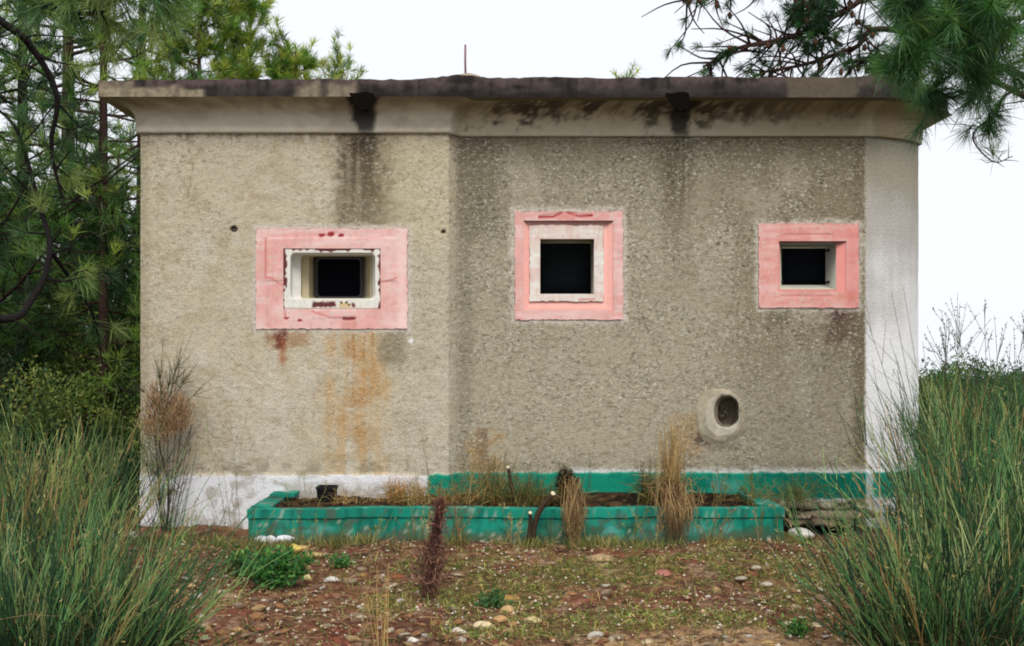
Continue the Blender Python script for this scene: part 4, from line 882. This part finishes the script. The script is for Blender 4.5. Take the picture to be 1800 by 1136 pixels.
# brown dead spike
b = gpt(750, 1058); root = empty("dead_weed", b, "dark reddish brown dead spike of seed heads standing on the soil before the planter", "weed")
a = Acc(); top = at(775, 885, b[1]); P = smoothpath([b, b*.5+top*.5+[.01, 0, 0], top]); tube(a, P, [.008, .003], 6, lin([66, 46, 42])); a.build("stem", M_stem, root)
a = Acc(); N = 2600; t = R.random(N)**.8; c = b+(top-b)*t[:, None]; wd = (.018+.075*np.exp(-((t-.28)/.26)**2)+.012*(1-t)*(t < .1))*np.where(R.random(N) < .15, 1.9, .85)*(.6+.9*vn(t*9, t*0, 7))
B = c+np.stack([R.normal(0, 1, N)*wd*.5, R.normal(0, 1, N)*wd*.5, R.normal(0, .01, N)], 1); needles(a, B, unit(R.normal(0, .5, (N, 3))+[0, 0, .8]), R.uniform(.02, .06, N), .0042, pal(N, [[128, 90, 82], [100, 70, 66], [150, 110, 92], [76, 54, 52]])*1.0, 0); a.build("seed_heads", M_straw, root)
# leafy green weed
def leafy(px, py, w_, h_, N, cols, label, ls=.045, cat="plant", Y=None, lw=.5, gap=.35):
    b = gpt(px, py); d = b[1]+DIST; root = empty("leafy_weed", b, label, cat, "leafy weeds"); W_ = w_*d/FP/2; H_ = h_*d/FP
    a = Acc(); n = 26; tips = b+np.stack([R.normal(0, W_*.5, n), R.normal(0, W_*.4, n), H_*R.uniform(.4, .95, n)], 1)
    P = b+(tips-b)[:, None]*np.linspace(0, 1, 4)[None, :, None]; stems(a, P, np.full(n, .003), np.full(n, .0015), pal(n, [[86, 110, 56]])); a.build("stems", M_stem, root)
    a = Acc(); i = R.integers(0, n, N); s = R.uniform(gap, 1, N)[:, None]; c = b+(tips[i]-b)*s+R.normal(0, .018, (N, 3)); leaves(a, c, unit(R.normal(0, .7, (N, 3))+[0, 0, .5]), R.uniform(.6, 1.2, N)*ls, ls*lw, pal(N, cols, .2)); a.build("leaves", M_leaf, root)
    return root
GL = [[62, 120, 62], [84, 140, 66], [50, 98, 56], [110, 150, 80]]
leafy(480, 1040, 130, 80, 1500, GL, "bright green leafy weed with lobed leaves, left of centre on the soil", .04)
leafy(420, 1015, 90, 50, 500, [[70, 104, 60], [96, 120, 66], [56, 86, 50]], "low duller weed touching the bright leafy one from the left", .03)
leafy(600, 1000, 60, 25, 220, GL, "small low green weed right of the bright leafy one", .025)
leafy(265, 1165, 190, 90, 1100, [[110, 140, 84], [86, 122, 70], [140, 160, 110]], "pale green leafy plant at the bottom edge beside the left broom", .05, lw=.35)
leafy(1570, 1165, 210, 100, 1800, [[66, 118, 76], [90, 140, 84], [50, 92, 60]], "green small leaved plant at the bottom edge beneath the right broom", .03)
leafy(1400, 1120, 80, 40, 260, GL, "small green sprig on the sand left of the bottom right plant", .022)
leafy(866, 1070, 56, 34, 260, [[56, 96, 56], [80, 112, 66]], "dark green weed left of the long ochre stone", .03)
leafy(1320, 945, 60, 32, 260, GL, "green weed at the foot of the planter's right end", .03)

# planter plants
def clump(px, py, Y, up, down, n, cols, label, wtop=.05, wbot=.08, lean=0., cat="grass", matt=1.0, lift=0):
    b = at(px, py, Y); b[2] = soil_z(b[0], Y)+lift; root = empty("dry_grass_clump", b, label, cat, "dry grass clumps in the planter"); a = Acc()
    nu = int(n*.55); B = b+np.stack([R.normal(0, wbot*.6, nu), R.normal(0, .05, nu), np.zeros(nu)], 1)
    D = unit(np.stack([R.normal(lean, wtop/up*.9, nu)-(B[:, 0]-b[0])*.8, R.normal(0, .12, nu), np.ones(nu)], 1)); L = up*R.uniform(.25, 1, nu)
    t = np.linspace(0, 1, 6)[None, :, None]; P = B[:, None]+D[:, None]*L[:, None, None]*t+R.normal(0, .02, (nu, 1, 3))*t**2; stems(a, P, np.full(nu, .0024), np.full(nu, .001), pal(nu, cols)*matt)
    nd = n-nu
    if nd and down:
        B = b+np.stack([R.normal(0, wbot*.8, nd), R.normal(0, .05, nd), R.uniform(0, .16, nd)], 1)
        yf = PYF-.015-R.random(nd)*.06; E = np.stack([B[:, 0]+R.normal(0, .03, nd), yf, np.full(nd, PZ)], 1); M_ = np.stack([B[:, 0]+R.normal(0, .02, nd), (B[:, 1]+yf)/2, B[:, 2]+R.uniform(.02, .08, nd)], 1); M_[:, 2] = np.maximum(M_[:, 2], PZ+.02)
        F = E+np.stack([R.normal(0, .03, nd)+(b[0]-B[:, 0])*.35, -R.random(nd)*.03, -down*R.uniform(.3, 1, nd)], 1)
        E[:, 2] += .01; P = np.stack([B, M_, E, (E+F)/2-[0, .01, 0], F], 1); stems(a, P, np.full(nd, .0024), np.full(nd, .001), pal(nd, [[168, 140, 98], [140, 112, 78], [110, 86, 62], [190, 162, 112]])*matt)
    nm = n//2; B = b+np.stack([R.normal(0, wbot*1.3, nm), R.normal(0, .07, nm), R.uniform(0, up*.45, nm)], 1); dd = unit(np.stack([R.normal(0, .8, nm), R.normal(0, .6, nm), R.uniform(-.2, 1, nm)], 1)); l2 = R.uniform(.05, .16, nm)[:, None]
    stems(a, np.stack([B, B+dd*l2*.6, B+dd*l2+np.stack([R.normal(0, .02, nm), R.normal(0, .02, nm), -R.random(nm)*.06], 1)], 1), np.full(nm, .0022), np.full(nm, .001), pal(nm, list(cols)+[[110, 112, 64]])*matt)
    a.build("blades", M_straw, root); return root
STR = [[200, 170, 112], [176, 146, 92], [216, 188, 132], [150, 122, 78]]
clump(1178, 880, -.58, .60, .24, 400, STR, "large dry straw clump rising like a plume and hanging over the green rim", .06, .07, .05)
clump(1004, 880, -.50, .16, .24, 300, [[176, 150, 100], [140, 116, 76], [110, 92, 62]], "dry grass clump hanging over the rim at the planter's middle", .05, .035)
clump(700, 885, -.35, .20, 0, 260, [[206, 164, 104], [184, 140, 86]], "short orange straw tuft against the white plinth in the planter", .05, .05)
clump(735, 888, -.45, .20, 0, 160, STR, "small straw tuft right of the orange one", .05, .05)
clump(1140, 885, -.45, .34, 0, 160, [[130, 118, 64], [104, 108, 58], [90, 78, 52]], "dull green grass tuft left of the large straw clump", .08, .05)
clump(860, 885, -.35, .40, 0, 320, [[120, 118, 66], [150, 132, 80], [96, 102, 56], [180, 140, 84]], "mixed green and straw grass tuft right of the wall step", .2, .16)
clump(790, 885, -.45, .15, 0, 150, [[170, 140, 88], [120, 112, 66], [196, 160, 104]], "low straw patch under the start of the green plinth", .1, .12)
clump(925, 885, -.50, .26, 0, 300, [[110, 112, 62], [150, 130, 80], [86, 92, 52]], "greenish grass tuft around the cut stems in the planter", .16, .12)
clump(1330, 888, -.40, .24, 0, 90, [[130, 132, 74], [150, 140, 90]], "thin green grass at the planter's right end", .18, .1)
clump(1400, 888, -.30, .24, 0, 160, [[130, 126, 74], [150, 140, 90], [100, 110, 64]], "arching thin grass beyond the planter's right end", .22, .12, -.15)
clump(620, 888, -.4, .08, 0, 120, STR, "very short straw stubble right of the black pot", .1, .15)
# dark hunched dead plant
b = at(992, 885, -.42); root = empty("dead_plant", b, "dark hunched dead plant stump in the planter above the middle clump", "plant"); a = Acc()
N = 1400; q = unit(R.normal(0, 1, (N, 3)))*R.random((N, 1))**.4; B = at(994, 850, -.42)+q*[.075, .06, .12]; needles(a, B, unit(R.normal(0, .8, (N, 3))+[0, 0, -.4]), R.uniform(.02, .06, N), .005, pal(N, [[74, 66, 44], [54, 46, 34], [104, 90, 56]])*.8, .2); a.build("dead_leaves", M_straw, root)
a = Acc(); tube(a, [b-[0, 0, .05], b+[0, 0, .08], b+[.01, 0, .17]], [.02, .015], 7, lin([58, 48, 38]), True); a.build("stem", M_bark, root)
# cut stems
for P_, Yc, r_, lb in (([(935, 938), (945, 905), (972, 868)], -.9, .017, "thick cut stem leaning right with a pale round sawn end"), ([(928, 945), (932, 920), (932, 902)], -.92, .012, "short upright cut stem with a pale end, left of the leaning one"),
                ([(905, 885), (900, 860), (893, 822)], -.5, .012, "dark dead stick standing upright in the planter")):
    pts = [at(x, y, Yc-.03*i) for i, (x, y) in enumerate(P_)]; root = empty("cut_stem", pts[0], lb, "stem", "cut stems by the planter"); a = Acc(); pts[0] = pts[0]-np.array([0, 0, .06])
    tube(a, smoothpath(pts), [r_*1.2, r_], 8, lin([70, 58, 46]), True); a.build("bark", M_bark, root)
    a = Acc(); e = unit(pts[-1]-pts[-2]); e2 = unit(e+np.array([0, -.9, .2])); tube(a, [pts[-1]-e*.004, pts[-1]+e2*.008], r_*.95, 9, lin([222, 210, 178]), True); a.build("sawn_end", M_stone, root)
twiggy("reed", "dark green seed stalk with flat leaf leaning in the planter, right of the hunched plant", tuple(at(1030, 888, -.4)), .36, 4, .1, [70, 88, 56], .003, "plant", side=2, lean=(.08, 0))
twiggy("reed", "dark upright leaf blades left of the large straw clump", tuple(at(1125, 888, -.4)), .28, 6, .12, [62, 74, 46], .0045, "plant", side=1, lean=(.12, 0))
twiggy("seedling", "tiny green seedling beside the black pot", tuple(at(558, 888, -.33)), .17, 3, .1, [96, 128, 70], .002, "plant", side=4, buds=14, budcol=(96, 128, 70))
for px, Y_, H_, lb in ((1545, -.7, 1.0, "single dark twig arching before the lower whitewashed corner"), (1565, -.8, 1.15, "bare forked twig before the whitewashed corner"), (1600, -.9, 1.75, "tallest bare twig overlapping the right edge of the wall")):
    b = at(px+50, 620, Y_); b[2] = 0; twiggy("bare_twig", lb, tuple(b), H_, 5, .10, [112, 108, 76], .0032, "twig", "bare twigs by the corner", lean=(-.16, 0), side=3)

# ------------------------------------------------------------------ pines
def pine(x, y, H, c0, Lm, label, nl=46, tufts=5, NL=.16, wid=.0045, per=34, cols=None, tr=.09, bark=(74, 56, 50), lean=(0, 0), group="pines behind the bunker", tl=1.0, upc=.55, cat="pine tree", dens=1.0, trunk=None):
    gz = float(ground_h(np.array(float(x)), np.array(float(y)))); root = empty("pine_tree", (x, y, gz), label, cat, group)
    wood = Acc(); lf = Acc(); bk_ = lin(list(bark)); T = trunk if trunk is not None else [[x, y, gz-.1], [x+lean[0]*.4, y+lean[1]*.4, gz+H*.4], [x+lean[0], y+lean[1], gz+H]]
    TP = smoothpath(T, 8); tube(wood, TP, [tr, tr*.75, tr*.2], 9, bk_)
    tb = []; td = []
    for i in range(nl):
        s = c0+(1-c0)*(i+R.random())/nl; f = s*(len(TP)-1); i0 = min(int(f), len(TP)-2); o = TP[i0]+(TP[i0+1]-TP[i0])*(f-i0)
        th = R.uniform(0, 2*np.pi); L = Lm*(1-.75*((s-c0)/(1-c0))**1.3)*R.uniform(.55, 1.1); d = np.array([math.cos(th), math.sin(th), R.uniform(.0, .5)]); e = o+d*L*[1, 1, .5]
        m_ = o+(e-o)*.5+np.array([0, 0, -.05*L])+R.normal(0, .05*L, 3); e = e+[0, 0, L*.22]; P = smoothpath([o, m_, e], 6); tube(wood, P, [tr*.22, tr*.05], 5, bk_)
        for j in range(int(tufts*L/ Lm*1.6)+2):
            k = R.uniform(.25, 1.0); q = P[min(int(k*(len(P)-1)), len(P)-1)]; dd = unit(d*[1, 1, .4]+R.normal(0, .75, 3)+[0, 0, upc]); l2 = R.uniform(.12, .45)*tl; tip = q+dd*l2
            tube(wood, [q, q+dd*l2*.5+R.normal(0, .02, 3), tip], [tr*.07, .004], 4, bk_); tb.append(tip); td.append(unit(dd+[0, 0, upc])); tb.append(q+dd*l2*.55); td.append(dd)
    tb = np.array(tb); td = np.array(td); m = R.random(len(tb)) < dens; tb, td = tb[m], td[m]; n = len(tb); C = pal(n, cols or [[52, 88, 50], [40, 72, 44], [70, 104, 54]], .22)
    B = np.repeat(tb, per, 0)-np.repeat(td, per, 0)*(R.random((n*per, 1))*NL*.6); D = unit(np.repeat(td, per, 0)*.95+R.normal(0, .52, (n*per, 3)))
    needles(lf, B, D, NL*R.uniform(.6, 1.1, n*per), wid, np.repeat(C, per, 0)*R.uniform(.75, 1.3, (n*per, 1)), .08)
    wood.build("trunk", M_bark, root); lf.build("crown", M_needle, root); return root
DG = [[64, 96, 54], [44, 70, 44], [90, 122, 62], [52, 84, 46]]; MG = [[92, 128, 62], [124, 152, 72], [66, 100, 54], [150, 162, 84]]; YG = [[142, 156, 66], [168, 172, 82], [108, 138, 62], [84, 120, 58]]
def wx(px, Y): return (px-900)*(Y+DIST)/FP
pine(wx(182, 1.6), 1.6, 7.5, .12, 1.7, "pine with a straight slim reddish trunk right beside the wall's left end", 70, 6, .15, .005, 30, DG+MG, .052, (58, 42, 38), (.0, 0))
pine(wx(40, 2.6), 2.6, 8.5, .08, 2.1, "dark pine farther left behind the slim trunked one", 80, 7, .16, .0055, 26, DG, .07, (40, 32, 32))
pine(wx(-160, 1.0), 1.0, 8, .15, 2.2, "pine standing beyond the left edge of the view", 60, 6, .17, .0055, 26, DG, .12, (52, 42, 40))
pine(wx(120, 5.5), 5.5, 9, .1, 2.4, "mid green pine deeper in the wood at left", 80, 7, .17, .008, 24, MG, .12)
pine(wx(215, 3.6), 3.6, 3.1, .05, 1.6, "low bushy dark pine close behind the wall's left end", 90, 8, .15, .008, 26, DG, .06, (44, 36, 34))
pine(wx(60, 4.4), 4.4, 3.0, .05, 2.0, "low bushy pine in the middle of the wood at left", 100, 8, .16, .009, 26, DG+MG, .06, (44, 36, 34))
pine(wx(-60, 7), 7.0, 10, .08, 2.8, "tall pine far back in the wood at left", 60, 7, .18, .009, 24, DG+MG, .13)
pine(wx(250, 8.5), 8.5, 9.5, .08, 2.5, "rearmost pine of the wood at left", 80, 7, .18, .009, 24, MG, .12)
pine(wx(350, 7.0), 7.0, 8.2, .3, 1.25, "yellow green pine top over the left end of the roof", 100, 8, .19, .0075, 40, YG, .06, (104, 80, 60), upc=1.1)
pine(wx(440, 7.6), 7.6, 6.9, .35, .95, "yellow green pine top right of the first over the roof", 84, 7, .19, .0075, 40, YG, .05, (104, 80, 60), upc=1.2)
pine(wx(520, 7.8), 7.8, 6.0, .35, .85, "low pine top with bright candles over the roof", 84, 8, .19, .0078, 44, YG, .045, (104, 80, 60), upc=1.3)
pine(wx(600, 8.2), 8.2, 5.95, .4, .75, "thin pine top nearest the roof's middle", 60, 7, .17, .007, 30, YG, .04, (104, 80, 60), upc=1.3)
pine(wx(1096, 9), 9.0, 5.95, .5, .55, "tiny pine tip peeping over the roof right of the middle", 24, 4, .16, .007, 28, YG, .05, (90, 72, 56), upc=1.0)

def bough(name, label, base, trunkpts, limbs, cols, tr, bark, per, NL, wid, cat="pine tree", group="pines overhanging the bunker", spread=.55, twr=.3, needle_mat=None, tps=7, cones=0, droop=.12):
    """a pine known by the boughs it holds in front of or over the building"""
    root = empty(name, base, label, cat, group); wood = Acc(); lf = Acc(); bk_ = lin(bark); tube(wood, smoothpath(trunkpts, 8), [tr, tr*.75, tr*.35], 10, bk_); tb = []; td = []; cp = []
    for lp, r0, nt, dens_, l2r in limbs:
        P = smoothpath(lp, 9); tube(wood, P, [r0, r0*.3], 7, bk_); n = len(P)
        for j in range(nt):
            k = R.uniform(.2, 1); i = min(int(k*(n-1)), n-2); q = P[i]; d = unit(P[i+1]-P[i]); dd = unit(d*.5+R.normal(0, .7, 3)); l2 = R.uniform(*l2r); mid = q+dd*l2*.5+R.normal(0, l2*.1, 3); tip = q+dd*l2+R.normal(0, l2*.1, 3)
            tube(wood, smoothpath([q, mid, tip], 3), [r0*twr, r0*.1], 4, bk_)
            if R.random() < dens_: tb.append(tip); td.append(unit(tip-mid))
            if R.random() < dens_*.6: tb.append(mid); td.append(dd)
            if R.random() < cones: cp.append(tip)
    if tb:
        tb = np.array(tb); td = np.array(td); n = len(tb); C = pal(n, cols, .2)
        B = np.repeat(tb, per, 0)-np.repeat(td, per, 0)*(R.random((n*per, 1))*NL*.5); D = unit(np.repeat(td, per, 0)*.8+R.normal(0, spread, (n*per, 3)))
        needles(lf, B, D, NL*R.uniform(.6, 1.1, n*per), wid, np.repeat(C, per, 0)*R.uniform(.7, 1.35, (n*per, 1)), droop)
    wood.build("trunk", M_bark, root)
    if tb is not None and len(tb): lf.build("crown", needle_mat or M_needle, root)
    for c in cp:
        a = Acc(); stone_mesh(a, c, .03, .03, .045, lin([82, 56, 44]), int(R.integers(1e6)), 0); a.build("cone", M_bark, root, smooth=True)
    return root
A = lambda x, y, Y: at(x, y, Y)
# left: dark curved boughs and the near clump of long needles
tl_ = [np.array([-4.3, -1.2, -.1]), np.array([-4.2, -1.3, 1.6]), np.array([-4.0, -1.5, 4.4])]
bough("pine_tree", "near pine at left edge with dark curving boughs and long needles over the roof's end", (-4.3, -1.2, -.05), tl_, [
    ([tl_[1]+[0, 0, .2], A(-10, 560, -1.0), A(60, 520, -.8), A(88, 440, -.7), A(66, 350, -.6), A(30, 230, -.6), A(-20, 180, -.6)], .030, 20, .35, (.15, .5)),
    ([A(88, 440, -.7), A(130, 500, -.4), A(165, 560, -.2), A(180, 640, 0)], .016, 10, .5, (.1, .35)),
    ([tl_[2]-[0, 0, .6], A(-10, 30, -1.2), A(60, 90, -1.0), A(100, 170, -.9), A(90, 260, -.8), A(110, 350, -.7)], .030, 20, .35, (.12, .32)),
    ([tl_[2]-[0, 0, .3], A(0, -30, -2.2), A(110, 20, -2.6), A(185, 20, -2.8)], .022, 26, .9, (.1, .28)),
    ([A(110, 20, -2.6), A(150, -30, -2.8), A(250, -20, -3.0), A(300, 5, -3.0)], .012, 24, .9, (.08, .25))],
    [[74, 106, 64], [102, 132, 74], [48, 78, 52], [136, 148, 88]], .14, [34, 30, 30], 60, .175, .0032)
root = empty("pine_sprig", tuple(A(185, 45, -2.8)), None); bpy.data.objects.remove(root)
# right: pine behind with fine twigs and cones against the sky
tr_ = [np.array([9.6, 6.5, -.1]), np.array([9.4, 6.4, 3]), np.array([9.0, 6.2, 7.5])]
bough("pine_tree", "pine behind the roof's right end with bare reddish twigs and cones against the sky", (9.6, 6.5, -.05), tr_, [
    ([tr_[1]+[0, 0, 2.2], A(1620, -60, 6.2), A(1500, 10, 6.0), A(1400, 62, 5.9), A(1300, 84, 5.9), A(1236, 118, 5.8)], .055, 80, .45, (.2, .9)),
    ([tr_[1]+[0, 0, 1.2], A(1600, 60, 6.0), A(1500, 85, 5.9), A(1420, 112, 5.9), A(1335, 128, 5.9)], .05, 60, .6, (.2, .7)),
    ([tr_[2]-[0, 0, 1.4], A(1500, -60, 6.0), A(1380, -30, 5.9), A(1270, -25, 5.9), A(1200, 5, 5.8)], .05, 70, .5, (.2, .7)),
    ([A(1400, 62, 5.9), A(1420, 20, 5.9), A(1450, -40, 5.9)], .03, 44, .95, (.2, .6)), ([A(1480, 80, 5.9), A(1440, 55, 5.8), A(1410, 30, 5.9)], .03, 56, 1, (.15, .5)),
    ([tr_[1]+[0, 0, .6], A(1700, 120, 6.0), A(1560, 100, 6.0), A(1490, 110, 6.0)], .05, 50, .9, (.2, .6))],
    [[44, 78, 46], [56, 92, 50], [36, 62, 42]], .16, [62, 44, 40], 44, .17, .0068, cones=.22, group="pines overhanging the bunker")
# right: near bough hanging in front
tn = [np.array([4.1, -1.9, -.1]), np.array([4.05, -1.9, 2.2]), np.array([3.9, -1.95, 4.6])]
bough("pine_tree", "near pine at right edge whose bough of long needles hangs before the cornice", (4.1, -1.9, -.05), tn, [
    ([tn[1]+[0, 0, 1.2], A(1800, 30, -2.2), A(1700, 60, -2.3), A(1620, 75, -2.4), A(1590, 125, -2.4)], .020, 60, .98, (.07, .20)),
    ([A(1700, 60, -2.3), A(1640, 20, -2.4), A(1600, -20, -2.5), A(1585, 30, -2.5)], .012, 24, .95, (.06, .2)),
    ([A(1740, 45, -2.2), A(1700, 110, -2.1), A(1645, 150, -2.0), A(1625, 185, -2.0)], .012, 20, .9, (.05, .16)),
    ([tn[1]+[0, 0, .9], A(1830, 100, -1.8), A(1770, 120, -1.8), A(1730, 150, -1.8)], .014, 30, .95, (.1, .24)),
    ([tn[2]-[0, 0, .7], A(1800, -20, -2.3), A(1720, 0, -2.4), A(1660, 10, -2.4)], .014, 36, 1, (.1, .28)),
    ([tn[1]+[0, 0, .75], A(1810, 150, -1.6), A(1750, 200, -1.6), A(1710, 240, -1.6), A(1745, 284, -1.6), A(1780, 275, -1.6)], .009, 22, .25, (.06, .22))],
    [[66, 108, 66], [88, 132, 76], [48, 86, 56], [108, 140, 82], [58, 98, 66]], .13, [70, 52, 46], 80, .165, .0028, spread=.6)

# ------------------------------------------------------------------ shrubs behind and beside
def shrub(x, y, W_, H_, N, cols, label, ls=.03, group="shrubs around the bunker", nst=14, seed=0, name="shrub"):
    gz = float(ground_h(np.array(float(x)), np.array(float(y)))); root = empty(name, (x, y, gz), label, "shrub", group); rg = np.random.default_rng(int(abs(x*97+y*31)*10)+seed)
    a = Acc(); K = nst; cx = np.stack([rg.normal(0, W_*.33, K), rg.normal(0, W_*.3, K), H_*rg.uniform(.3, .88, K)], 1)
    for c in cx: tube(a, smoothpath([[x+rg.normal(0, .04), y, gz-.05], [x+c[0]*.5+rg.normal(0, .05), y+c[1]*.4, gz+c[2]*.5], [x+c[0], y+c[1], gz+c[2]]], 4), [.014, .004], 4, lin([70, 58, 46]))
    a.build("branches", M_bark, root); a = Acc(); i = rg.integers(0, K, N); r_ = rg.uniform(.12, .3, K)*min(W_, H_)*.9
    c = np.array([x, y, gz])+cx[i]+unit(rg.normal(0, 1, (N, 3)))*(rg.random((N, 1))**.4)*r_[i][:, None]; c[:, 2] = np.maximum(c[:, 2], gz+.02); tone = pal(K, cols, .2)
    leaves(a, c, unit(rg.normal(0, .8, (N, 3))+[0, 0, .4]), rg.uniform(.6, 1.3, N)*ls, ls*.45, tone[i]*rg.uniform(.75, 1.25, (N, 1))); a.build("foliage", M_leaf, root); return root
SG = [[60, 94, 56], [84, 116, 64], [46, 74, 48], [110, 132, 72]]
for px, Y_, W_, H_, lb in ((1755, .4, 1.3, 1.02, "dense dark shrub close behind the right hand brooms"), (1650, 1.6, 1.3, 1.08, "rounded green shrub just right of the wall, below the horizon"), (1740, 2.2, 1.5, 1.14, "green shrub second to the right of the wall"), (1840, 1.4, 1.6, 1.2, "green shrub at the right edge behind the brooms"),
                       (1690, 5, 2.2, 1.22, "wide shrub farther back right of the wall"), (1800, 7, 3, 1.4, "wide dark shrub on the skyline at the right edge"), (1700, 11, 3.5, 1.25, "low distant shrub on the skyline nearer the wall"), (1900, 4, 2.2, 1.5, "shrub beyond the right edge of the view")):
    shrub(wx(px, Y_), Y_, W_, H_, 5200, SG, lb, .035+.003*Y_, nst=22)
for px, Y_, W_, H_, lb in ((200, .5, 1.0, 1.0, "shrub pressed against the left end wall low down"), (90, .8, 1.4, 1.2, "dark undergrowth shrub below the left pines"), (-40, .6, 1.6, 1.3, "undergrowth shrub at the left edge"), (150, 2.6, 1.8, 1.7, "tall dark shrub behind the left undergrowth"), (10, 3.2, 2.0, 1.8, "second tall shrub behind the left undergrowth"), (215, 4.5, 2.0, 1.9, "shrub deep behind the left end wall")):
    shrub(wx(px, Y_), Y_, W_, H_, 5200, [[64, 88, 48], [96, 118, 58], [46, 64, 42], [130, 138, 70]], lb, .035+.003*Y_, nst=22)
# sapling with small dark leaves on the skyline
def sapling(px, Y_, H_, n, label, r=.004):
    b = (wx(px, Y_), Y_, -.03); twiggy("sapling", label, b, H_, n, .10, [84, 86, 60], r, "sapling", "saplings at right", side=16, buds=900, budcol=(66, 88, 56), rad=.05)
sapling(1690, .6, 1.85, 8, "slender leafy sapling rising into the sky right of the wall"); sapling(1740, .4, 1.7, 6, "second sapling right of the tallest one"); sapling(1650, 1.0, 1.45, 4, "small sapling nearest the wall's right edge"); sapling(1785, .3, 1.6, 6, "sapling at the right edge")
# low scrub covering the open ground round and behind the bunker
a = Acc(); N = 70000; X = R.uniform(-32, 32, N); Y = -3+45*R.random(N)**1.6
kk = (fbm(X*.7, Y*.7, 501, 3) > .40) & ~((X > -3.3) & (X < 3.7) & (Y < 5.4)) & ~((np.abs(X) < 4.2) & (Y < 1)); X, Y = X[kk], Y[kk]; n_ = len(X)
hh = .45*ss(.40, .62, fbm(X*.7, Y*.7, 501, 3)); B = np.stack([X, Y, ground_h(X, Y)+hh*R.random(n_)], 1); sc_ = .03+.005*np.hypot(X, Y)
leaves(a, B, unit(np.stack([R.normal(0, .6, n_), R.normal(0, .6, n_), R.uniform(.3, 1, n_)], 1)), sc_*R.uniform(1, 2.4, n_), sc_*.6, pal(n_, [[64, 84, 48], [90, 104, 56], [120, 116, 70], [50, 66, 42]], .2))
tag(a.build("scrub", M_leaf), "low green scrub covering the open ground beside and behind the bunker", "scrub", kind="stuff")
for x_, y_, W_, H_, lb in ((6.2, 3.2, 2.0, 1.2, "shrub on open ground well to the right of the bunker"), (9.5, 9.5, 2.6, 1.3, "broad shrub in the distance to the right"), (7.4, .6, 1.8, 1.25, "shrub beside the right hand brooms, outside the view"), (13, 14, 3.4, 1.5, "far shrub at the right on the skyline, beyond the view"), (-8.5, 2.5, 2.6, 1.6, "shrub at the far left of the wood")):
    shrub(x_, y_, W_, H_, 3600, SG, lb, .045, nst=18)
